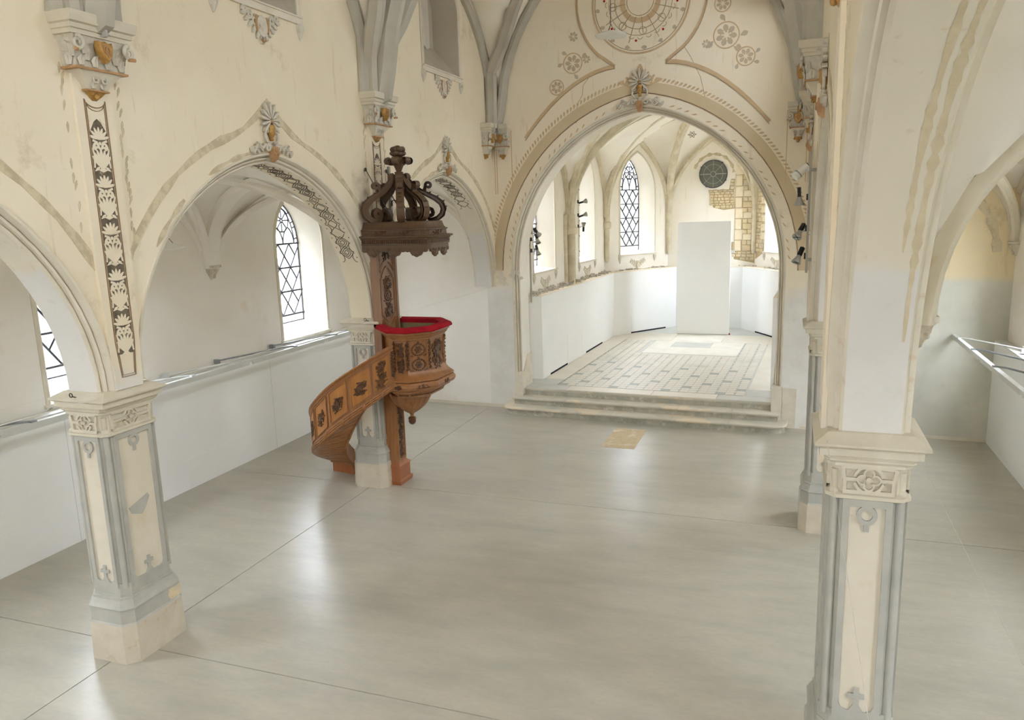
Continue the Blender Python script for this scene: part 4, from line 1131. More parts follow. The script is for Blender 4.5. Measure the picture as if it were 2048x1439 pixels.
# iron eye bolts on the abaci
def eye(x, y, z, lab, d=(1, 0)):
    q = MB(); q.tube([(x + .02 * math.cos(t), y, z + .024 + .02 * math.sin(t)) for t in [2 * PI * k / 12 for k in range(13)]], .005, 6); q.tube([(x + .02, y, z + .012), (x + .06, y + .005, z + .004)], .006, 6)
    tag(q.out('iron_eye', 'iron', smooth=60), lab, 'eye bolt')
eye(-6.64, 5.47, 2.83, 'small iron eye bolt on the near left pillar abacus'); eye(-6.45, 10.82, 2.835, 'small iron eye bolt on the pulpit pillar abacus'); eye(.31, 5.75, 2.92, 'small iron eye bolt on the near right pillar abacus')

# ------------------------------------------------------------------ pilasters with painted arabesque, corbelled capitals
def leaf(q, c, up, out, w, h, curl=.35, n=5):
    """curling acanthus leaf: c base, up and out unit vectors"""
    c = Vector(c); up = Vector(up); out = Vector(out); sd = up.cross(out).normalized(); rings = []
    for i in range(n + 1):
        t = i / n; ww = w * (.55 + .5 * math.sin(PI * min(1, t * 1.1))) * (1.0 if i % 2 == 0 else .82) * (1 - .55 * t * t)
        o = out * (.012 + h * curl * t ** 3) + up * (h * (t - .28 * t ** 4))
        rings.append([tuple(c + o - sd * ww * .5), tuple(c + o - sd * ww * .2 + out * .014), tuple(c + o), tuple(c + o + sd * ww * .2 + out * .014), tuple(c + o + sd * ww * .5), tuple(c + o - out * .012)])
    q.loft(rings)

def corbel_capital(F, s, label, kind='pilaster', w=.36, wd=.24):
    """F(s,t,d) frame of the wall face; abacus, acanthus bell with gilt shield, gilt fillet, tapering console, gilt leaf"""
    root = thing('corbel_capital', label, 'capital')
    X = lambda a, d, z: F(s + a, z, d)
    def ring(hw, d, z): return [(-hw, -.02, z), (-hw, d, z), (hw, d, z), (hw, -.02, z)]
    q = MB(X); q.loft([ring(w * .93, wd - .02, 6.19), ring(w * .93, wd - .02, 6.23), ring(w * .97, wd + .0, 6.235), ring(w * .97, wd, 6.275), ring(w * 1.03, wd + .03, 6.285), ring(w * 1.05, wd + .04, 6.34), ring(w * 1.05, wd + .04, 6.375)]); q.out('abacus', 'pcap', root)
    q = MB(X); q.box(-.012, wd, 6.2, .012, wd + .05, 6.37); q.out('abacus_notch', 'pframe', root)
    q = MB(X); q.loft([ring(w * .76, wd * .72, 5.92), ring(w * .76, wd * .72, 6.06), ring(w * .84, wd * .86, 6.19)]); q.out('bell', 'orn', root)
    # two rows of leaves, volutes
    lv = MB(X)
    for k in range(4):
        a = -w * .62 + w * 1.24 * k / 3; leaf(lv, (a, wd * .72, 5.93), (0, 0, 1), (0, 1, 0), .10, .13)
    for k in range(3):
        a = -w * .45 + w * .9 * k / 2; leaf(lv, (a, wd * .74, 5.98), (0, 0, 1), (0, 1, 0), .11, .19)
    for sg in (-1, 1):
        leaf(lv, (sg * w * .76, wd * .4, 5.93), (0, 0, 1), (sg, 0, 0), .12, .15); leaf(lv, (sg * w * .76, wd * .62, 6.0), (0, 0, 1), (sg, 0, 0), .1, .17)
    lv.out('acanthus', 'orn', root, smooth=60)
    for sg in (-1, 1):
        v = MB(X); v.tube([(sg * (w * .80) + sg * (a), wd * .86 + .03, 6.11 + b) for a, b in spiral(0, 0, .065, 1.4, PI * .5, -sg if False else 1, 16)], [.022 - .0007 * k for k in range(17)], 7); v.out('volute', 'orn', root, smooth=60)
        v = MB(X); v.tube([(sg * (w * .80) - .02, wd * .86 + .04, 6.045), (sg * (w * .80) + .05 * sg, wd * .86 + .05, 6.05)], .018, 6); v.out('volute_tip', 'goldline', root, smooth=60)
    sh = MB(lambda a, b, d: X(a, wd * .84 + d, b)); P = [(-.075, 6.16), (-.04, 6.15), (0, 6.165), (.04, 6.15), (.075, 6.16), (.082, 6.11), (.06, 6.03), (.025, 5.985), (0, 5.97), (-.025, 5.985), (-.06, 6.03), (-.082, 6.11)]
    sh.loft([[(a, b, 0) for a, b in P], [(a, b, .05) for a, b in P], [(a * .8, 6.08 + (b - 6.08) * .8, .072) for a, b in P]])
    o = sh.out('shield', 'gold', root, smooth=40)
    sh = MB(lambda a, b, d: X(a, wd * .84 + d, b)); sh.tube([(a, b, .075) for a, b in spiral(0, 6.085, .042, .9, PI / 2, 1, 12, .6)], .007, 5); sh.tube([(0, 6.14, .075), (-.02, 6.08, .078), (.01, 6.02, .075)], .007, 5); sh.out('monogram', 'goldline', root)
    q = MB(X); q.box(-w * .82, -.02, 5.90, w * .82, wd * .8, 5.92); q.out('gilt_fillet', 'goldline', root)
    q = MB(X); q.loft([ring(w * .66, wd * .7, 5.90), ring(w * .56, wd * .62, 5.86), ring(w * .40, wd * .46, 5.80), ring(w * .33, wd * .38, 5.745)]); q.out('console', 'pcap', root, smooth=40)
    q = MB(X)
    for sg in (-1, 1):
        q.tube([(sg * .045 + a, wd * .5 + .02, 5.83 + b) for a, b in spiral(0, 0, .038, 1.2, PI / 2, -sg, 12)], .011, 6); leaf(q, (sg * .05, wd * .40, 5.75), (0, 0, 1), (0, 1, .2), .07, .09)
    q.out('console_leaves', 'orn', root, smooth=60)
    q = MB(X); q.box(-w * .36, -.02, 5.73, w * .36, wd * .44, 5.745); q.out('console_fillet', 'goldline', root)
    q = MB(X); q.loft([ring(w * .28, wd * .34, 5.73), ring(w * .2, wd * .3, 5.70), ring(.02, .03, 5.645)]); q.ball((0, wd * .3, 5.69), .03, .03, .03, 6, 4); q.ball((.05, wd * .24, 5.71), .03, .02, .02, 6, 4); q.ball((-.05, wd * .24, 5.71), .03, .02, .02, 6, 4); q.out('gilt_leaf', 'gold', root, smooth=60)
    return root

def arabesque(F, s, z0, z1, hw, par, seed, base_d):
    """pale palmettes and scrolls reserved on a dark worn ground"""
    g = MB(F); g.prism([(s - hw, z0), (s + hw, z0), (s + hw, z1 - .1), (s + hw * .4, z1), (s, z1 + .03), (s - hw * .4, z1), (s - hw, z1 - .1)], base_d, base_d + .002); g.out('painted_ground', 'key', par)
    n = max(1, round((z1 - z0) / .46)); H = (z1 - z0) / n; q = MB(F); d0, d1 = base_d, base_d + .005
    for k in range(n):
        z = z0 + k * H
        for a in (-1.05, -.7, -.35, 0, .35, .7, 1.05):      # tall lotus
            q.prism(petal(s + .2 * hw * math.sin(a), z + .02, PI / 2 - a * .62, H * (.42 - .10 * abs(a)), hw * .36, 5, .3), d0, d1)
        q.prism([(s - hw * .5, z + .0), (s, z + .035), (s + hw * .5, z), (s, z - .02)], d0, d1)
        for sg in (-1, 1):                                    # scroll pairs
            q.ribbon(spiral(s + sg * hw * .48, z + H * .50, hw * .36, 1.25, -PI / 2, sg, 14), hw * .2, d0, d1)
            q.ribbon([(s + sg * hw * .1, z + H * .44), (s + sg * hw * .35, z + H * .58), (s + sg * hw * .85, z + H * .62)], hw * .22, d0, d1)
            q.prism(petal(s + sg * hw * .95, z + H * .42, PI / 2 + sg * .5, H * .16, hw * .3, 4, .3), d0, d1)
            q.ribbon([(s + sg * hw * .96, z + H * .05), (s + sg * hw * .8, z + H * .3), (s + sg * hw * .96, z + H * .45)], hw * .18, d0, d1)
        q.prism(arcpts(s, z + H * .56, hw * .17, 0, 2 * PI, 8)[:-1], d0, d1)
        for a in (-1.3, -.85, -.42, 0, .42, .85, 1.3):      # shell palmette
            q.prism(petal(s, z + H * .64, PI / 2 - a, H * .26, hw * .30, 5, .2), d0, d1)
        for sg in (-1, 1): q.prism(petal(s + sg * hw * .95, z + H * .98, PI / 2 + sg * 1.0 + (PI if False else 0), hw * .7, hw * .3, 4), d0, d1)
    q.out('arabesque', 'nave', par)

def pilaster(F, y, label_cap, side, painted=True):
    par = WL if side == 'left' else WR
    q = MB(F); q.prism([(y - .165, 2.87), (y + .165, 2.87), (y + .215, 4.0), (y + .215, 5.95), (y - .215, 5.95), (y - .215, 4.0)], 0, .035); q.out('pilaster_strip', 'nave', par)
    q = MB(F); hw = .118
    P = [(y - hw * .72, 2.99), (y + hw * .72, 2.99), (y + hw, 3.35), (y + hw, 5.66)] + [(y + hw * math.cos(t), 5.66 - .07 * math.sin(t) * 1.0) for t in [PI * k / 8 for k in range(1, 8)]] + [(y - hw, 5.66), (y - hw, 3.35)]
    q.ribbon(P, .010 if painted else .004, .035, .041 if painted else .037, closed=True); painted and q.ribbon([(y + (a - y) * .86, z + (.02 if z < 3.2 else (-.03 if z > 5.5 else 0))) for a, z in P], .006, .035, .040, closed=True); q.out('pilaster_line', 'line' if painted else 'mould', par)
    if painted: arabesque(F, y, 3.22, 5.46, .098, par, 1, .035)
    q = MB(F)
    for sg in (-1, 1):
        for k in range(26):      # flaked pattern either side
            if rnd.random() < .7: q.prism(petal(y + sg * (.29 + .03 * rnd.random()), 4.3 + .065 * k, 1.1 + .5 * rnd.random(), .10, .03, 3), 0, .003)
    q.out('flaked_edge_pattern', 'stainband', par)
    corbel_capital(F, y, label_cap)
pilaster(LF, 5.85, 'near left corbel capital with gilt shield above the unadorned pillar', 'left')
pilaster(LF, 11.2, 'corbel capital with gilt shield above the pulpit', 'left')
pilaster(RF, 5.85, 'corbel capital over the near right pillar, at the top edge', 'right', False)
pilaster(RF, 11.2, 'corbel capital over the far right pillar seen edge on', 'right', False)
corbel_capital(lambda s, t, d: LF(s, t, d), 15.98, 'corner corbel capital left of the chancel arch on the side wall', w=.20, wd=.2)
corbel_capital(EF, -3.05, 'corbel capital left of the chancel arch facing the nave', w=.19, wd=.2)
corbel_capital(EF, 3.05, 'corbel capital right of the chancel arch facing the nave', w=.19, wd=.2)
corbel_capital(RF, 15.75, 'corner corbel capital right of the chancel arch on the side wall', w=.20, wd=.2)
for sg in (-1, 1):
    q = MB(EF)
    for a in (.16, .21, -.2): q.ribbon([(sg * (3.05 + a * (1 if sg > 0 else 1)), 4.9), (sg * (3.05 + a), 6.25)], .014, 0, .006)
    q.out('painted_respond_line', 'pink', we)

# ------------------------------------------------------------------ keystone ornaments
def keystone(F, s, z, k, label):
    root = thing('keystone_ornament', label, 'ornament')
    X = lambda a, b, d: F(s + a * k, z + b * k, d * k + .01)
    q = MB(X)
    for i in range(11):
        a = PI / 2 + (i - 5) * .52 * .9
        q.loft([[(c_[0], c_[1], dd) for c_ in petal(.03 * math.cos(a), .44 + .03 * math.sin(a), a, .17 + (.03 if abs(i - 5) < 2 else 0), .038, 4, .25)] for dd in (0, .045 + .004 * (i % 2))])
    q.out('palmette_fan', 'orn', root)
    q = MB(X); q.ball((0, .43, .03), .028, .028, .028, 8, 5); q.out('fan_boss', 'goldline', root, smooth=60)
    q = MB(lambda x, y, zz: X(x, zz, y + .02)); q.lathe([(.02, .19), (.03, .21), (.022, .23), (.045, .27), (.052, .31), (.048, .35), (.055, .37), (.05, .385)], 10); q.out('gilt_vase', 'gold', root, smooth=40)
    for sg in (-1, 1):
        q = MB(X)
        pts = [(sg * .03, .17), (sg * .10, .18), (sg * .135, .24), (sg * .12, .31)] + [(sg * .09 + sg * a, .31 + b) for a, b in spiral(0, 0, .035, 1.0, 0, 1, 8)]
        q.tube([(a, b, .025) for a, b in pts], .016, 6); q.out('side_scroll', 'orn', root, smooth=60)
        q = MB(X)
        q.tube([(a, b, .03) for a, b in [(sg * .02, .06), (sg * .08, .13), (sg * .16, .13), (sg * .22, .08)]], .022, 6)
        q.tube([(sg * .10 + sg * a, .10 + b, .035) for a, b in spiral(0, 0, .055, 1.3, PI, -1, 12)], .018, 6)
        q.tube([(a, b, .03) for a, b in [(sg * .2, .09), (sg * .27, .12), (sg * .33, .09), (sg * .38, .03)]], .017, 6)
        q.tube([(sg * .30 + sg * a, .115 + b, .035) for a, b in spiral(0, 0, .045, 1.2, PI * .2, 1, 10)], .014, 6)
        for j in range(4): q.loft([[(c_[0], c_[1], dd) for c_ in petal(sg * (.12 + .08 * j), .07 - .022 * j, PI / 2 - sg * .6, .1, .05, 4, .3)] for dd in (0, .035)])
        q.out('leaf_scroll', 'orn', root, smooth=60)
    q = MB(X); q.loft([[(-.05, .12, 0), (.05, .12, 0), (.05, .12, .07), (-.05, .12, .07)], [(-.06, .04, 0), (.06, .04, 0), (.06, .04, .085), (-.06, .04, .085)], [(-.035, -.04, 0), (.035, -.04, 0), (.035, -.04, .06), (-.035, -.04, .06)], [(-.02, -.07, 0), (.02, -.07, 0), (.02, -.07, .02), (-.02, -.07, .02)]])
    for sg in (-1, 1): q.tube([(sg * .035 + sg * a, .04 + b, .08) for a, b in spiral(0, 0, .03, 1.1, PI / 2, 1, 10)], .012, 6)
    q.out('gilt_bracket', 'goldline', root, smooth=50)
keystone(LF, 8.53, 5.29, 1.0, 'palmette and gilt vase over the arch left of the pulpit')
keystone(LF, 13.95, 5.29, 1.0, 'palmette and gilt vase over the arch right of the pulpit')
keystone(EF, 0.0, 6.50, 1.15, 'palmette and gilt vase over the chancel arch apex')
keystone(RF, 8.53, 5.29, 1.0, 'palmette ornament on the nearer right arch seen edge on')
keystone(RF, 13.95, 5.29, 1.0, 'palmette ornament on the farther right arch seen edge on')

# clerestory sill ornaments and blinds
for k, (F, c, lab) in enumerate(((LF, 8.53, 'carved cartouche under the clerestory sill above the wide left arch'), (LF, 13.95, 'carved leaf spray under the clerestory sill by the chancel'))):
    root = thing('sill_cartouche', lab, 'ornament')
    q = MB(F)
    q.loft([[(c + a, CLS - .28 + b, dd) for a, b in [(.10 * math.cos(t), .13 * math.sin(t)) for t in [2 * PI * j / 12 for j in range(12)]]] for dd in (0, .04)]); q.out('oval_boss', 'orn', root, smooth=40)
    q = MB(F)
    for sg in (-1, 1):
        for j in range(3): q.tube([(c + sg * (.13 + .09 * j) + sg * a, CLS - .24 + .05 * j + b, .02) for a, b in spiral(0, 0, .07 - .012 * j, 1.3, PI / 2 - j, 1, 12)], .018, 6)
        for j in range(6): q.loft([[(c_[0], c_[1], dd) for c_ in petal(c + sg * .05 * j, CLS - .36 + .04 * j, -PI / 2 + sg * (.2 + .22 * j), .13, .055, 4, .3)] for dd in (0, .03)])
    q.out('leaf_scrolls', 'orn', root, smooth=50)
    q = MB(F)
    for sg in (-1, 1): q.tube([(c + sg * (.1 + .02 * math.sin(j)), CLS - .17 - .06 * j, .03) for j in range(4)], .02, 6)
    q.tube([(c - .04, CLS - .44, .03), (c, CLS - .47, .03), (c + .05, CLS - .44, .03)], .014, 6); q.out('gilt_touch', 'goldline', root, smooth=60)
    for sg in (-1, 1):
        q = MB(F); q.loft([[(c + sg * (CLW + .05) + rr_ * math.cos(t), z, rr_ * .8 * max(0, math.sin(t)) + .001) for t in [PI * j / 6 for j in range(7)]] for rr_, z in ((.06, CLS - .08), (.08, CLS - .14), (.065, CLS - .2), (.03, CLS - .27), (.01, CLS - .3))]); q.out('sill_end_corbel', 'orn', root, smooth=50)
for F, c, lab in ((LF, 8.53, 'grey fabric blind inside the clerestory opening over the wide left arch'), (LF, 13.95, 'grey fabric blind hanging inside the clerestory opening by the chancel')):
    q = MB(F); n = 10; zbot = lambda i: CLS + .62 + .04 * math.sin(i * 1.3) - .012 * i
    q.loft([[(c - .62 + 1.24 * i / n * .78, z if z else zbot(i), -.40 + .015 * math.sin(i * 1.9)) for i in range(n + 1)] for z in (8.7, 8.3, None)], closed=False, cap=False)
    o = q.out('fabric_blind', 'fabric', smooth=60); tag(o, lab, 'blind')

# brown scar along the aisle edge of the near right arch soffit
Pq = [(y, z) for y, z in arch_in(3.17, 60, 'right') if y > 3.3]
for off_, w_, z0_, z1_ in ((-.43, .07, 3.5, 5.4), (-.36, .06, 4.1, 5.25)):
    q = MB(lambda s, t, d: RF(s, t, d)); V_ = [p for p in Pq if z0_ < p[1] < z1_]; n = len(V_)
    vs = []
    for k, (y, z) in enumerate(V_):
        wd = w_ * (.35 + .65 * abs(math.sin(k * .31 + w_ * 50) * math.sin(k * 1.7))) * math.sin(PI * (k + .5) / n) ** .4
        l = math.hypot(3.1 - y, 2.84 - z); y2, z2_ = y + (3.1 - y) / l * .004, z + (2.84 - z) / l * .004
        vs += [(y2, z2_, off_ - wd / 2), (y2, z2_, off_ + wd / 2)]
    q.add(vs, [(2 * k, 2 * k + 1, 2 * k + 3, 2 * k + 2) for k in range(n - 1)]); q.out('soffit_scar', 'scar', WR)

# painted border along the arch soffits
def soffit_band(F, c, side, t0, t1, par, seed):
    P = arch_in(c, 40); P = P[len(P) // 2:] if side > 0 else P[:len(P) // 2 + 1][::-1]
    L = [0]
    for a, b in zip(P[:-1], P[1:]): L.append(L[-1] + math.hypot(b[0] - a[0], b[1] - a[1]))
    def at(s):
        s = max(0, min(L[-1] - 1e-4, s)); i = max(j for j in range(len(L)) if L[j] <= s); i = min(i, len(P) - 2)
        t = (s - L[i]) / (L[i + 1] - L[i]); return P[i][0] + (P[i + 1][0] - P[i][0]) * t, P[i][1] + (P[i + 1][1] - P[i][1]) * t
    def X(s, w, d):
        y, z = at(s); ny, nz = c - y, 2.84 - z; l = math.hypot(ny, nz) or 1
        return F(y + ny / l * (d + .002), z + nz / l * (d + .002), -.275 + w)
    q = MB(X); rg = random.Random(seed); u = .19; s = t0
    k = 0
    while s < t1:
        worn = rg.random() < .16 or (s > t1 - .5 and rg.random() < .5)
        for sc in (1.0, .68, .36):
            if worn and sc < 1: continue
            dm = [(s + u * .62 * sc * a, .115 * sc * b) for a, b in ((-1, 0), (-.5, .62), (0, 1), (.5, .62), (1, 0), (.5, -.62), (0, -1), (-.5, -.62))]
            dm = [p for a, b in zip(dm, dm[1:] + dm[:1]) for p in (a, ((a[0] + b[0]) / 2, (a[1] + b[1]) / 2))]
            if rg.random() < .93: q.ribbon(dm, .012, 0, .0025, closed=True)
        for sg in (-1, 1):
            if rg.random() < .8: q.ribbon([(s + u * .5 + u * .45 * math.cos(t), sg * (.135 - .06 * math.sin(t))) for t in [PI * j / 6 for j in range(7)]], .011, 0, .0025)
            if rg.random() < .6: q.prism([(s + u * .5 + .012 * math.cos(t), sg * .15 + .01 * math.sin(t)) for t in (0, 1.2, 2.4, 3.6, 4.8)], 0, .0025)
        s += u; k += 1
    q.out('painted_key_border', 'key', par)
soffit_band(LF, 8.53, 1, .05, 2.55, WL, 3)
soffit_band(LF, 13.95, 1, .15, 1.55, WL, 5)

# ------------------------------------------------------------------ pulpit
PU = thing('pulpit', 'carved walnut pulpit with crimson rim, crowned canopy and winding stair', 'pulpit')
AX, AY = -5.87, 11.11
VB = [(-6.285, 10.85), (-5.86, 10.42), (-5.52, 10.42), (-5.20, 10.77), (-5.20, 11.42), (-5.52, 11.80), (-6.285, 11.80)]
def inset(V, e):
    P = offs(V, e); a, g_ = P[0], P[-1]      # the ends slide along the pillar face
    P[0] = (-6.285, a[1] + (a[0] + 6.285) * 1.0); P[-1] = (-6.285, g_[1])
    return P
BPROF = [(.05, 2.705), (.035, 2.70), (.03, 2.68), (.06, 2.655), (.075, 2.62), (.10, 2.60), (.10, 2.585), (.125, 2.575), (.13, 2.45), (.14, 2.32), (.145, 2.22), (.13, 2.13), (.095, 2.05), (.04, 1.985), (.0, 1.965), (-.012, 1.955), (-.012, 1.935), (.02, 1.925), (-.005, 1.915), (-.03, 1.885), (-.035, 1.85), (-.01, 1.80), (.03, 1.775), (.06, 1.765), (.06, 1.745), (.12, 1.735), (.16, 1.715), (.155, 1.69), (.165, 1.655), (.20, 1.63), (.24, 1.62), (.30, 1.605)]
def e_at(z):
    for (e0, z0), (e1, z1_) in zip(BPROF[:-1], BPROF[1:]):
        if z1_ <= z <= z0: return e0 + (e1 - e0) * ((z0 - z) / (z0 - z1_) if z0 > z1_ else 0)
    return BPROF[-1][0]
q = MB(); q.loft([[(a, b, z) for a, b in inset(VB, e)] for e, z in BPROF], True, False); q.f.append(list(range(len(q.v) - 7, len(q.v))))
basket = q.out('basket', 'wood', PU, smooth=28)
q = MB(); q.loft([[(a, b, z) for a, b in inset(VB, e)] for e, z in ((.05, 2.705), (.16, 2.705), (.18, 2.66), (.18, 1.86))], True, False); q.f.append(list(range(len(q.v) - 7, len(q.v)))); q.out('lining', 'felt', basket, smooth=30)
q = MB(); q.loft([[(a, b, z) for a, b in inset(VB, e)] for e, z in ((.17, 2.705), (.01, 2.705), (-.012, 2.715), (-.016, 2.74), (.0, 2.772), (.05, 2.79), (.12, 2.788), (.16, 2.765), (.17, 2.705))], True, False); q.out('cushion_rim', 'red', PU, smooth=50)
def BF(i):
    """curved face i of the basket: s 0..1 across, t height, d proud"""
    def X(s, t, d):
        V = inset(VB, e_at(t)); V2 = inset(VB, e_at(t - .004)); (a, b), (a2, b2) = V[i], V[i + 1]; L = math.hypot(a2 - a, b2 - b)
        tx, ty = (a2 - a) / L, (b2 - b) / L
        w = s + .5 * L
        return (a + tx * w + ty * d, b + ty * w - tx * d, t)
    V = VB; return X, math.hypot(V[i + 1][0] - V[i][0], V[i + 1][1] - V[i][1])

def carve(q, s, t, w, h, style, rg, r=.010, d=.006):
    """carved motif of scrolls, leaves and flowers, symmetric about s"""
    if style == 'wreath':
        for k in range(18):
            a = k * 2 * PI / 18; q.ball((s + .40 * w * math.cos(a), t + .40 * h * math.sin(a), d), r * 1.5, r * 1.5, r, 5, 3)
        for k in range(6): q.prism(petal(s, t, k * PI / 3, .28 * h, .14 * w, 4, .3), 0, d * 2.2)
        q.ball((s, t, d), r * 2, r * 2, r * 1.6, 6, 4)
        for sg in (-1, 1):
            q.prism(petal(s + sg * .3 * w, t - .45 * h, sg * .3 + (0 if sg > 0 else PI), .3 * w, .12 * h, 4), 0, d * 2)
        q.prism(petal(s, t + .38 * h, PI / 2, .22 * h, .12 * w, 4), 0, d * 2)
        return
    nsc = 7
    for k in range(nsc):          # rocaille: loose scrolls round a flower
        a0 = k * 2 * PI / nsc + rg.random() * .6; rr_ = .24 + .16 * rg.random()
        x, y = s + w * rr_ * math.cos(a0), t + h * rr_ * math.sin(a0); sg = 1 if rg.random() < .5 else -1; rad = (.10 + .07 * rg.random()) * min(w, h) * 1.2
        q.tube([(a, b, d * (.6 + .8 * rg.random())) for a, b in spiral(x, y, rad, 1.25, a0 + PI, sg, 11)], [r * (1.2 - .05 * i_) for i_ in range(12)], 5)
        q.prism(petal(x, y, a0 + sg * .7, .26 * h, .13 * w, 4, .25), 0, d * 2)
        q.prism(petal(x, y, a0 - sg * 1.1, .20 * h, .10 * w, 4, .25), 0, d * 1.6)
    for k in range(2):
        sg = 1 - 2 * k
        q.tube([(a, b, d) for a, b in ((s - sg * .1 * w, t), (s + sg * .15 * w, t + sg * .22 * h), (s + sg * .05 * w, t + sg * .40 * h), (s + sg * .3 * w, t + sg * .48 * h))], r, 5)
    for k in range(5): q.prism(petal(s, t, k * 1.257 + .4, .22 * h, .16 * w, 4, .3), 0, d * 2.4)
    q.ball((s, t, d), r * 1.8, r * 1.8, r * 1.6, 6, 4)
    if style == 'vase':
        q.loft([[(s + .24 * w * a, t + b * h, dd) for a, b in ((-.5, -.5), (.5, -.5), (.6, -.42), (.3, -.34), (1, -.12), (.8, 0), (-.8, 0), (-1, -.12), (-.3, -.34), (-.6, -.42))] for dd in (0, d * 3)])
        for k in range(9): q.ball((s + .3 * w * math.sin(k * 2.4) * (k / 9), t + h * (.08 + .34 * k / 9), d * 2), r * 1.5, r * 1.5, r * 1.4, 5, 4)
rg = random.Random(11)
for i, st_ in ((1, ('trophy', 'trophy')), (2, ('wreath', 'wreath')), (3, ('vase', 'trophy')), (4, ('trophy', 'wreath'))):
    X, L = BF(i); Lb = L
    hw = L * .5 - .095
    q = MB(X); q.ribbon([(-hw, 2.10), (hw, 2.10), (hw, 2.54), (-hw, 2.54)], .016, 0, .010, closed=True); q.ribbon([(-hw - .02, 2.08), (hw + .02, 2.08), (hw + .02, 2.56), (-hw - .02, 2.56)], .008, 0, .006, closed=True); q.out('panel_moulding', 'wood', basket)
    for k, (t, sty) in enumerate(((2.42, st_[0]), (2.18, st_[1]))):
        q = MB(X); carve(q, 0, t, hw * 1.9, .23 if k == 0 else .21, sty, rg, .012, .008); q.out('panel_carving', 'carve', basket, smooth=50)
    q = MB(X); carve(q, 0, 1.855, min(.2, hw * 2), .07, 'wreath' if i == 2 else 'trophy', rg, .007); q.out('bulge_carving', 'carve', basket, smooth=50)
    q = MB(X); q.tube([(hw * 2.2 * (k / 6 - .5), 1.69, .004 + .004 * math.sin(k * 2)) for k in range(7)], .010, 5); q.out('lower_carving', 'carve', basket, smooth=50)
for j in range(1, 6):      # garlands on the corners
    q = MB()
    for k in range(22):
        z = 2.555 - .021 * k; V = inset(VB, e_at(z) - .008)
        cxx, cyy = V[j]; w_ = .020 * (1 + .35 * math.sin(k * .9))
        q.ball((cxx + .014 * math.sin(k * 2.3), cyy + .014 * math.cos(k * 2.3), z), w_, w_, .017, 6, 4)
    q.out('corner_garland', 'carve', basket, smooth=60)
# fluted pendant under the basket and its acorn
q = MB()
rings = []
for r_, z in ((.34, 1.615), (.335, 1.58), (.31, 1.53), (.27, 1.46), (.225, 1.40), (.16, 1.34), (.10, 1.295), (.05, 1.265), (.028, 1.24), (.026, 1.20)):
    rings.append([(AX + .02 + r_ * (1 + .05 * (1 if k % 2 else -1)) * math.cos(2 * PI * k / 32), AY + r_ * (1 + .05 * (1 if k % 2 else -1)) * math.sin(2 * PI * k / 32), z) for k in range(32)])
q.loft(rings); q.out('pendant_bell', 'wood', PU, smooth=40)
q = MB(); q.lathe([(.026, 1.205), (.055, 1.195), (.07, 1.165), (.06, 1.155), (.064, 1.12), (.05, 1.085), (.01, 1.06)], 14, (AX + .02, AY)); q.out('pendant_acorn', 'carve', PU, smooth=50)
# foot post
q = MB(); q.box(-6.318, 11.02, .38, -6.108, 11.30, 1.62)
post = q.out('foot_post', 'wood', PU)
q = MB(); q.loft([[(a, b, z) for a, b in ((-6.318, 11.03 - e), (-6.108 + e, 11.03 - e), (-6.108 + e, 11.31 + e * 3.2), (-6.318, 11.31 + e * 3.2))] for e, z in ((.035, 0), (.04, .065), (.03, .085), (.022, .09), (.022, .30), (.03, .31), (.03, .33), (.012, .36), (.0, .39))]); q.out('post_base', 'woodlow', PU)
PF = lambda s, t, d: (-6.108 + d, 11.16 + s, t)
q = MB(PF); q.ribbon([(-.12, .45), (.12, .45), (.12, 1.58), (-.12, 1.58)], .022, 0, .012, closed=True); q.ribbon([(-.095, .47), (.095, .47), (.095, 1.56), (-.095, 1.56)], .008, 0, .008, closed=True); q.out('post_moulding', 'wood', post)
for k, t in enumerate((.56, .74, .92, 1.10, 1.28, 1.46)):
    q = MB(PF); carve(q, 0, t, .15, .20, ('trophy', 'vase', 'wreath')[k % 3] if k % 3 != 2 else 'trophy', rg, .008); q.out('post_carving', 'carve', post, smooth=50)
# tall back board
q = MB(); q.box(-6.30, 10.82, 1.70, -6.19, 11.47, 4.10)
bb = q.out('back_board', 'woodback', PU)
KF = lambda s, t, d: (-6.19 + d, 11.145 + s, t)
for y_ in (-.30, .30):
    q = MB(KF); q.box(y_ - .028, 1.72, 0, y_ + .028, 4.08, .022); q.out('board_stile', 'woodback', bb)
def archline(z0, z1, hw, bow, top=True):
    P = [(-hw, z0), (hw, z0)] if not top else []
    return P
frames = [[(-.23, 2.93)] + [(-.23 + .46 * k / 12, 2.93 - .0 - .13 * math.sin(PI * k / 12) ** 1.5) for k in range(1, 12)] + [(.23, 2.93), (.23, 3.50), (.17, 3.52)] + [(.17 - .34 * k / 10, 3.55 + .14 * math.sin(PI * k / 10)) for k in range(11)] + [(-.17, 3.52), (-.23, 3.50)],
          [(-.24, 3.62)] + [(-.24 + .48 * k / 10, 3.64 + .15 * math.sin(PI * k / 10)) for k in range(11)] + [(.24, 3.62), (.24, 4.02), (-.24, 4.02)],
          [(-.23, 2.35), (.23, 2.35), (.23, 2.84)] + [(.23 - .46 * k / 10, 2.84 - .13 * math.sin(PI * k / 10)) for k in range(11)]]
frames[0] = [(a, z if z > 3.4 else (z - .14 if abs(a) < .5 and False else z)) for a, z in frames[0]]
for P in frames:
    q = MB(KF); q.ribbon(P, .022, 0, .016, closed=True); q.ribbon([(a * .86, (z - 3.2) * .965 + 3.2) for a, z in P], .010, 0, .010, closed=True); q.out('board_moulding', 'wood', bb)
for t, h, sty in ((3.42, .24, 'trophy'), (3.22, .2, 'wreath'), (3.0, .24, 'vase'), (3.86, .16, 'trophy'), (2.55, .26, 'trophy')):
    q = MB(KF); carve(q, 0, t, .26, h, sty, rg, .011); q.out('board_carving', 'carve', bb, smooth=50)
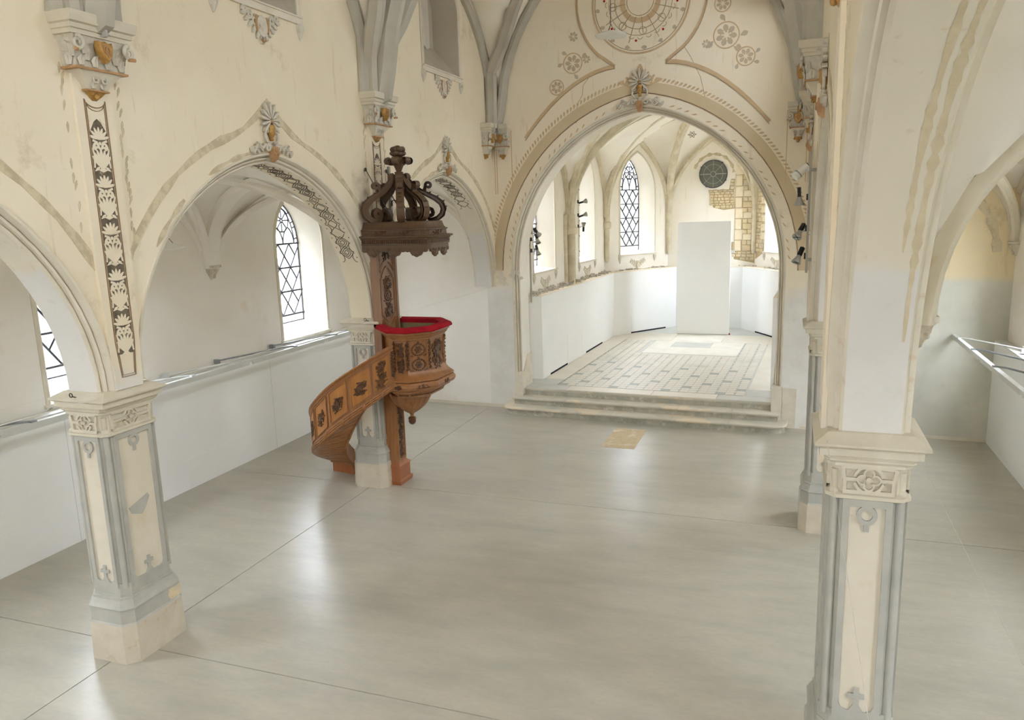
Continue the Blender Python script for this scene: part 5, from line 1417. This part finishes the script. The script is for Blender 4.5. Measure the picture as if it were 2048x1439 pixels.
# canopy
VC = [(-6.285, 10.52), (-5.10, 10.52), (-5.055, 10.60), (-5.055, 11.32), (-5.45, 11.78), (-6.285, 11.78)]
def insc(e):
    a, b, c, d, f, g_ = VC
    return [(a[0], a[1] + e), (b[0] - e * .9, b[1] + e), (c[0] - e, c[1] + e * .7), (d[0] - e, d[1] - e * .4), (f[0] - e * .4, f[1] - e), (g_[0], g_[1] - e)]
q = MB(); q.loft([[(a, b, z) for a, b in insc(e)] for e, z in ((.14, 4.0), (.07, 3.985), (.07, 4.06), (.05, 4.065), (.05, 4.08), (.065, 4.085), (.06, 4.13), (.035, 4.155), (.03, 4.165), (.0, 4.175), (-.005, 4.19), (.01, 4.20), (.085, 4.205), (.09, 4.215), (.09, 4.275), (.07, 4.28), (.07, 4.295), (.10, 4.30), (.125, 4.33), (.145, 4.385), (.15, 4.405), (.2, 4.41))])
can = q.out('canopy', 'wooddark', PU, smooth=28)
def CF(i, e):
    V = insc(e); (a, b), (a2, b2) = V[i], V[i + 1]; L = math.hypot(a2 - a, b2 - b); tx, ty = (a2 - a) / L, (b2 - b) / L
    return (lambda s, t, d: (a + tx * (s + L / 2) + ty * d, b + ty * (s + L / 2) - tx * d, t)), L
for i in (0, 2, 3):
    X, L = CF(i, .07); n_ = {0: 3, 2: 2, 3: 1}[i]
    q = MB(X)
    P = [(-L / 2, 4.0)]; N = 16 * n_
    for k in range(N + 1):
        ph = (k / N * n_) % 1.0 if k < N else 0.0
        dip = .035 + (.075 if .22 < ph < .78 else 0) * (math.sin(PI * (ph - .22) / .56) ** .6 if .22 < ph < .78 else 0) + .02 * abs(math.sin(PI * ph * 5))
        P.append((-L / 2 + L * k / N, 4.0 - dip))
    P.append((L / 2, 4.0)); q.prism(P, -.035, .004); q.out('scalloped_fringe', 'wooddark', can)
    q = MB(X)
    for k in range(n_): 
        c_ = -L / 2 + L * (k + .5) / n_
        for a in (-.5, 0, .5): q.prism(petal(c_, 3.99, -PI / 2 + a, .10, .035, 4, .3), .004, .016)
        for a, b in ((-.12, 3.975), (.12, 3.975)): q.tube([(c_ + a * .8 + x, b + y, .006) for x, y in spiral(0, 0, .03, 1.1, 0, 1, 8)], .007, 5)
    q.out('fringe_carving', 'wooddark', can, smooth=50)
    X, L = CF(i, .062); q = MB(X); m_ = int(L / .035)
    for k in range(m_): q.box(-L / 2 + L * (k + .25) / m_, 4.088, -.02, -L / 2 + L * (k + .72) / m_, 4.135, .016)
    q.out('fluting', 'carve', can, kind='stuff')
    X, L = CF(i, .09)
    for c_ in ((-L * .2, L * .2) if i == 0 else (0,)):
        q = MB(X); carve(q, c_, 4.245, .30 if i == 0 else .42, .05, 'trophy', rg, .007); q.out('frieze_carving', 'carve', can, smooth=50)
def scrollrib(ang, k=1.0):
    c_, s_ = math.cos(math.radians(ang)), math.sin(math.radians(ang))
    X = lambda s, t, d: (AX + .03 + c_ * s - s_ * d, AY + s_ * s + c_ * d, t)
    body = [(.43 * k + a, 4.525 + b) for a, b in [(.075 * (1 - .75 * (1 - j / 10)) * math.cos(-PI * .5 - 2 * PI * 1.2 * (1 - j / 10)), .105 * (1 - .75 * (1 - j / 10)) * math.sin(-PI * .5 - 2 * PI * 1.2 * (1 - j / 10))) for j in range(11)]]
    body += [(.53 * k, 4.44), (.60 * k, 4.50), (.625 * k, 4.59), (.595 * k, 4.68), (.51 * k, 4.755), (.40 * k, 4.815), (.29 * k, 4.88), (.20 * k, 4.965), (.135, 5.06), (.10, 5.13)]
    r_ = MB(X); r_.ribbon(body, .075, -.055, .055, taper=[.8] * 11 + [1.05, 1.2, 1.25, 1.25, 1.15, 1.05, .95, .85, .75, .7]); o = r_.out('scroll_rib', 'wooddark', can, smooth=40)
    q = MB(X); q.ribbon([(a + .0, b) for a, b in body[11:]], .03, .055, .062); q.ribbon(body[11:], .03, -.062, -.055)
    for j in range(5):
        a, b = body[12 + j]; q.tube([(a + .035, b + .03, -.03), (a + .045, b + .035, 0), (a + .035, b + .03, .03)], .014, 5)
    q.out('rib_carving', 'wooddark', o, smooth=50)
    q = MB(X); P = [(.36 * k, 4.84), (.36 * k, 4.90), (.375 * k, 4.95)] + [(.375 * k + .045 + a, 4.955 + b) for a, b in spiral(0, 0, .05, .9, PI * .85, -1, 10, .45)]
    q.ribbon(P, .05, -.04, .04, taper=[1.2, 1, .9] + [.85] * 11); q.out('upper_curl', 'wooddark', o, smooth=40)
for a, k in ((-126, 1.0), (-63, 1.0), (-27, 1.02), (22, 1.08), (98, 1.0), (160, .8)): scrollrib(a, k)
q = MB(); q.lathe([(.06, 4.90), (.10, 5.0), (.12, 5.07), (.06, 5.09), (.06, 5.15), (.07, 5.155), (.07, 5.17), (.03, 5.185)], 12, (AX + .03, AY)); q.out('crown_collar', 'wooddark', can, smooth=40)
for k in range(6):
    a = math.radians(-126 + 60 * k); c_, s_ = math.cos(a), math.sin(a)
    X = lambda s, t, d, c_=c_, s_=s_: (AX + .03 + c_ * s - s_ * d, AY + s_ * s + c_ * d, t)
    q = MB(X); q.ribbon([(.10 + a_, 5.09 + b_) for a_, b_ in spiral(.02, 0, .05, 1.1, PI / 2, -1, 12, .3)], .032, -.05, .05); q.out('collar_volute', 'wooddark', can, smooth=40)
q = MB(); q.loft([[(AX + .03 + r_ * math.cos(PI / 4 * k + .3), AY + r_ * math.sin(PI / 4 * k + .3), z) for k in range(8)] for r_, z in ((.03, 5.17), (.045, 5.19), (.065, 5.24), (.10, 5.31), (.115, 5.36), (.10, 5.39), (.05, 5.41), (.04, 5.43))]); q.out('finial_vase', 'wooddark', can)
for a in (-150, -30, 30, 150, -90, 90):
    a = math.radians(a + 12); c_, s_ = math.cos(a), math.sin(a)
    X = lambda s, t, d, c_=c_, s_=s_: (AX + .03 + c_ * s - s_ * d, AY + s_ * s + c_ * d, t)
    q = MB(X); q.ribbon([(.10, 5.345), (.14, 5.335)] + [(.165 + a_, 5.345 + b_) for a_, b_ in spiral(0, 0, .05, 1.1, -PI / 2, 1, 12, .3)], .034, -.05, .05); q.out('finial_volute', 'wooddark', can, smooth=40)
q = MB()
for k in range(9):
    a = k * 2 * PI / 9; q.ball((AX + .03 + .085 * math.cos(a), AY + .085 * math.sin(a), 5.445 + .012 * (k % 2)), .05, .05, .035, 7, 5)
for k in range(6):
    a = k * 2 * PI / 6 + .3; q.ball((AX + .03 + .07 * math.cos(a), AY + .07 * math.sin(a), 5.515), .055, .055, .048, 7, 5)
q.ball((AX + .03, AY, 5.535), .06, .06, .045, 8, 5); q.out('finial_flower', 'wooddark', can, smooth=60)
for (a, b) in (((-6.27, 10.83, 5.22), (-5.92, 11.0, 4.40)), ((-6.27, 11.49, 5.22), (-5.62, 11.05, 4.40)), ((-6.27, 11.53, 4.92), (-5.85, 11.3, 4.40))):
    q = MB(); q.tube([a, b], .008, 6); q.ball(a, .016, .03, .03, 8, 5); q.out('tie_rod', 'iron', PU, smooth=60)
# winding stair
SC = (-6.56, 11.2); SR = 1.1; SI = .57
D0, D1 = -2.0, 150.0
def zt(d): return 2.514 - .0088 * d - .0000415 * d * d if d < 72 else 1.665 - .0125 * (d - 72)
def zb_(d): return 1.82 - .0118 * d - .00002 * d * d if d < 72 else .867 - .0096 * (d - 72)
def STP(d, z, r): a = math.radians(-46 - d); return (SC[0] + r * math.cos(a), SC[1] + r * math.sin(a), z)
def STX(s, t, dd): return STP(s, zb_(s) + (zt(s) - zb_(s)) * t, SR + dd)
N = 60; dd_ = [D0 + (D1 - D0) * k / N for k in range(N + 1)]
q = MB(); q.loft([[STX(d, t, e) for t, e in ((.12, 0), (.90, 0), (.90, -.05), (.12, -.05))] for d in dd_]); par = q.out('stair_parapet', 'wood', PU, smooth=30)
q = MB(); q.loft([[STX(d, t, e) for t, e in ((.88, -.05), (.88, .012), (.905, .016), (.915, .008), (.945, .02), (.96, .034), (.985, .036), (1.0, .02), (1.0, -.06), (.96, -.075))] for d in dd_]); q.out('handrail', 'wood', par, smooth=35)
q = MB(); q.loft([[STX(d, t, e) for t, e in ((.15, -.05), (.15, .012), (.13, .03), (.115, .034), (.10, .024), (.085, .036), (.065, .038), (.05, .026), (.04, .034), (.02, .032), (.0, .015), (0, -.06))] for d in dd_]); q.out('string_moulding', 'wood', par, smooth=30)
for d in (9, 24, 42, 60, 80, 100, 120):
    q = MB(); q.loft([[STX(d + a, t, e) for t, e in ((.155, .014), (.13, .04), (.10, .044), (.06, .048), (.02, .04), (-.01, .015))] for a in (-1.0, 1.0)], False, False); q.out('moulding_band', 'wood', par)
edges_ = [2, 15.5, 17.5, 34, 38, 55.5, 59.5, 77, 81, 98, 102, 120]
for k in range(0, len(edges_), 2):
    a, b = edges_[k], edges_[k + 1]; n = 8; t0, t1 = .22, .84
    P = [(a + (b - a) * i / n, t0) for i in range(n + 1)] + [(b - (b - a) * i / n, t1) for i in range(n + 1)]
    q = MB(STX); q.add([(s, t, .004) for s, t in P[:n + 1]] + [(s, t, .004) for s, t in P[n + 1:]][::-1], [(i, i + 1, n + 2 + i, n + 1 + i) for i in range(n)]); q.out('stair_panel', 'woodpanel', par)
    q = MB(lambda s, t, d_: STX(s, t, d_))
    for P_ in ([(a, t0), (a, t1)], [(b, t0), (b, t1)]):
        w_ = .45; q.loft([[(p[0] - w_, p[1], .003), (p[0] - w_, p[1], .018), (p[0] + w_, p[1], .018), (p[0] + w_, p[1], .003)] for p in P_])
    for t_ in (t0, t1):
        q.loft([[(a + (b - a) * i / n, t_ - .012, .003), (a + (b - a) * i / n, t_ - .012, .018), (a + (b - a) * i / n, t_ + .012, .018), (a + (b - a) * i / n, t_ + .012, .003)] for i in range(n + 1)])
    q.out('panel_bead', 'wood', par)
    m_ = (a + b) / 2; big = k == 0
    XM = lambda s, t, d_, m_=m_: STX(m_ + math.degrees(s / SR), (t + (zb_(m_) + zt(m_)) / 2 - zb_(m_)) / (zt(m_) - zb_(m_)), d_)
    q = MB(XM); carve(q, 0, 0 if not big else -.08, .20 if not big else .17, .24 if not big else .26, 'trophy' if not big else 'vase', rg, .011, .010)
    if big: carve(q, .0, .13, .14, .16, 'trophy', rg, .010, .010)
    q.out('stair_carving', 'carve', par, smooth=50)
q = MB()       # vine of flowers where the parapet meets the basket
for k in range(24):
    q.ball(STX(-1.2 + .7 * math.sin(k * 2.2), .30 + .024 * k, .012), .022, .022, .018, 6, 4)
q.out('junction_garland', 'carve', par, smooth=60)
nb = 22
for k in range(nb):        # soffit boards, one under each wedge
    a, b = D0 + (D1 - D0) * k / nb, D0 + (D1 - D0) * (k + 1) / nb - .25
    q = MB(); mid = (a + b) / 2
    q.loft([[STP(d, zb_(mid) + (zb_(d) - zb_(mid)) * .9 + z, r_) for r_, z in ((SI, .0), (SR - .04, .0), (SR - .04, .03), (SI, .03))] for d in (a, mid, b)]); q.out('soffit_board', 'wood', PU)
q = MB(); q.loft([[STP(d, zb_(d) + z, r_) for r_, z in ((SI - .015, -.02), (SI + .03, -.02), (SI + .03, .28), (SI - .015, .28))] for d in dd_]); q.out('inner_string', 'wood', PU, smooth=30)
for k in range(11):
    a = D0 + 12 + k * 12; zz_ = max(zb_(a + 6), zb_(a - 6)) + .10
    if k < 10:
        q = MB(); q.loft([[STP(d, zz_ + z, r_) for r_, z in ((SI + .03, 0), (SR - .05, 0), (SR - .05, .03), (SI + .03, .03))] for d in (a - 6, a, a + 6.8)]); q.out('tread', 'wood', PU)
q = MB(); q.loft([[STP(d, z, r_) for r_, z in ((SI + .05, 0), (SR + .0, 0), (SR + .0, .17), (SI + .05, .17))] for d in (143, 148, 153, 158)]); q.out('stair_plinth', 'woodlow', PU)
q = MB(); q.loft([[STP(d, z, r_) for r_, z in ((SI + .03, .17), (SR + .03, .17), (SR + .03, .195), (SI + .03, .195))] for d in (142, 148, 153, 159)]); q.out('plinth_nosing', 'wood', PU)

# grey conduit on the wall behind the canopy
q = MB(); q.box(-6.30, 11.57, 4.42, -6.262, 11.62, 5.30); cd = q.out('wall_conduit', 'conduit'); tag(cd, 'vertical grey conduit on the wall behind the pulpit canopy', 'conduit')
q = MB(); q.tube([(-6.26, 11.60, 4.74), (-6.22, 11.62, 4.76), (-6.20, 11.64, 4.74)], .007, 6); q.box(-6.262, 11.58, 4.66, -6.25, 11.61, 4.75); q.out('hook', 'black', cd)

# ------------------------------------------------------------------ light rails, lamps
def rail(side, x, z, y0, y1, wallx, rods, label):
    root = thing('light_rail', label, 'light rail'); s_ = -1 if side == 'right' else 1
    n = int((y1 - y0) / 2.4) + 1
    for k in range(n):
        a, b = y1 - (k + 1) * 2.4, y1 - k * 2.4 - .012; a = max(a, y0)
        q = MB(); q.box(x - .035, a, z, x + .035, b, z + .035); q.box(x - .02, a + .05, z - .055, x + .02, b - .05, z - .012); q.box(x - .03, a, z - .012, x + .03, b, z); q.out('rail_length', 'alu', root)
    for k, (ya, yb, m_) in enumerate(rods):
        q = MB(); q.tube([(x - .04 * s_ * -1 * 0, ya, z + .045), (x - s_ * .12, ya - .13, z + .05), (wallx + s_ * .06, yb + .1, z + .02), (wallx, yb, z + .02)], .015, 8)
        q.box(min(wallx, wallx + s_ * .10), yb - .03, z - .03, max(wallx, wallx + s_ * .10), yb + .03, z + .05); q.box(x - .03, ya - .05, z + .03, x + .03, ya + .03, z + .055)
        q.out('stay_rod', m_, root, smooth=50)
rail('left', -9.09, 2.0, YW + .5, 16.0, -9.72, [(6.9, 6.1, 'rod'), (9.75, 8.85, 'alu'), (10.9, 9.75, 'alu'), (12.55, 11.0, 'rod'), (14.0, 12.6, 'rod')], 'white light rail with stay rods along the left aisle display wall')
rail('right', 2.92, 2.0, YW + .5, 16.2, 3.74, [(15.5, 14.5, 'alu'), (14.35, 13.1, 'rod'), (12.9, 11.6, 'rod'), (11.2, 9.9, 'rod')], 'white light rail with stay rods along the right aisle display wall')

def pendant(x, y, z, r, label, top):
    root = thing('pendant_lamp', label, 'lamp')
    q = MB(); q.lathe([(.02, z + .04 * r / .26), (r * .5, z + .035 * r / .26), (r * .85, z + .012), (r, z - .012), (r * .93, z - .035), (r * .6, z - .055), (.02, z - .065)], 32, (x, y)); q.out('disc_shade', 'lampshade', root, smooth=60)
    q = MB(); q.tube([(x, y, z + .14), (x, y, top)], .006, 6); q.out('cord', 'iron', root)
    q = MB()
    for a in (.4, 2.5, 4.6): q.tube([(x, y, z + .15), (x + .09 * math.cos(a), y + .09 * math.sin(a), z + .035)], .004, 5)
    q.out('hanger', 'iron', root)
pendant(-2.97, 13.5, 7.385, .265, 'white disc pendant lamp hanging before the chancel arch', 10.2)
pendant(-8.3, 8.68, 4.18, .24, 'white disc pendant lamp just showing in the left aisle arch', 5.2)

def spotlight(base, arm, aim, label, white=False, k=1.0, group=None):
    """base on the wall, arm vector to the head joint, aim direction of the beam"""
    root = thing('spotlight', label, 'spotlight')
    b = Vector(base); j = b + Vector(arm); a = Vector(aim).normalized()
    q = MB(); q.tube([b, b + Vector((0, 0, -.03)) * k, j + (b - j).normalized() * .02 + Vector((0, 0, -.0)), j], .010 * k, 6); q.out('arm', 'rod' if not white else 'alu', root, smooth=50)
    q = MB(); q.box(b.x - .02 * k, b.y - .03 * k, b.z - .04 * k, b.x + .02 * k, b.y + .03 * k, b.z + .06 * k); q.out('adapter', 'black' if not white else 'alu', root)
    s_ = a.cross(Vector((0, 0, 1)) if abs(a.z) < .95 else Vector((1, 0, 0))).normalized(); u = s_.cross(a)
    X = lambda x, y, z: tuple(j + s_ * x + u * y + a * z)
    if white:
        q = MB(X); q.lathe([(a_ * k, b_ * k) for a_, b_ in ((.05, -.20), (.085, -.19), (.09, .0), (.10, .10), (.10, .16), (.09, .17))], 16); q.out('head', 'lampshade', root, smooth=40)
        q = MB(X); q.box(-.05 * k, -.06 * k, -.215 * k, .05 * k, .06 * k, -.198 * k); q.out('driver_plate', 'iron', root)
        q = MB(X); q.loft([[(k * r_ * math.cos(t), k * r_ * math.sin(t), k * z) for t in [2 * PI * i / 16 for i in range(16)]] for r_, z in ((.101, .05), (.103, .055), (.103, .07), (.101, .075))]); q.out('ring', 'rod', root)
        return root
    q = MB(X); q.box(-.028 * k, -.028 * k, -.17 * k, .028 * k, .028 * k, -.02 * k); q.out('driver_box', 'black', root)
    q = MB(X); q.lathe([(.02 * k, -.03 * k), (.034 * k, -.01 * k), (.05 * k, .04 * k), (.078 * k, .10 * k), (.08 * k, .115 * k), (.07 * k, .113 * k)], 16, cap=False); q.out('head', 'spot', root, smooth=50)
    q = MB(X); q.lathe([(.07 * k, .108 * k), (.05 * k, .085 * k), (.02 * k, .07 * k), (.005, .07 * k)], 16); q.out('reflector', 'lens', root, smooth=50)
    q = MB(X); q.lathe([(.016 * k, .07 * k), (.016 * k, .112 * k), (.01 * k, .116 * k)], 8)
    q.box(-.07 * k, -.004, .110 * k, .07 * k, .004, .114 * k); q.box(-.004, -.07 * k, .110 * k, .004, .07 * k, .114 * k); q.out('bulb', 'black', root)
    return root
spotlight((.19, 10.9, 4.93), (-.10, -.0, -.03), (-.55, -.2, -.5), 'white drum floodlight, topmost of the lights on the far right pillar', white=True, k=.6)
spotlight((.19, 10.9, 4.57), (-.10, 0, 0), (.06, .15, -1), 'grey spotlight pointing straight down below the white floodlight', k=.8)
spotlight((.19, 10.9, 4.17), (-.08, 0, -.04), (-.28, -.42, -.55), 'black bodied spotlight facing the nave, middle of the right column of lights', k=.8)
spotlight((.19, 10.9, 3.81), (-.08, 0, .0), (-.3, -.35, -.75), 'lowest spotlight of the column on the far right pillar', k=.8)
q = MB(); q.box(.195, 10.86, 3.6, .225, 10.94, 5.15); tag(q.out('spotlight_track', 'conduit'), 'vertical grey track carrying the lights beside the far right pillar', 'track')
q = MB(); q.box(.22, 10.88, 3.75, .35, 10.92, 3.79); q.box(.22, 10.88, 4.9, .35, 10.92, 4.94); q.out('bracket', 'conduit', bpy.data.objects['spotlight_track'])
lab = ['pale spotlight, top of three by the nearest chancel window', 'black spotlight, middle of three by the nearest chancel window', 'black spotlight, lowest of three by the nearest chancel window', 'grey spotlight, top of three right of the chancel wall shafts', 'pale spotlight, middle of three right of the chancel wall shafts', 'black spotlight aimed upward, lowest right of the chancel wall shafts']
for k, (u, v, z, am) in enumerate(((-2.72, .72, 4.02, (.2, .5, -.5)), (-2.72, .72, 3.86, (.35, -.3, -.9)), (-2.72, .72, 3.60, (.35, -.3, -.9)), (-2.74, 4.45, 4.72, (.8, .7, .25)), (-2.74, 4.45, 4.36, (.8, .6, .3)), (-2.74, 4.45, 4.06, (.1, -.2, .9)))):
    p = Vector(CH(u, v, z)); spotlight(p, (.14, .03, 0), am, lab[k], k=.85)
q = MB(CH); q.box(-2.76, .69, 2.4, -2.74, .75, 4.1); tag(q.out('spotlight_track', 'conduit'), 'vertical grey track just inside the chancel arch on the left', 'track')
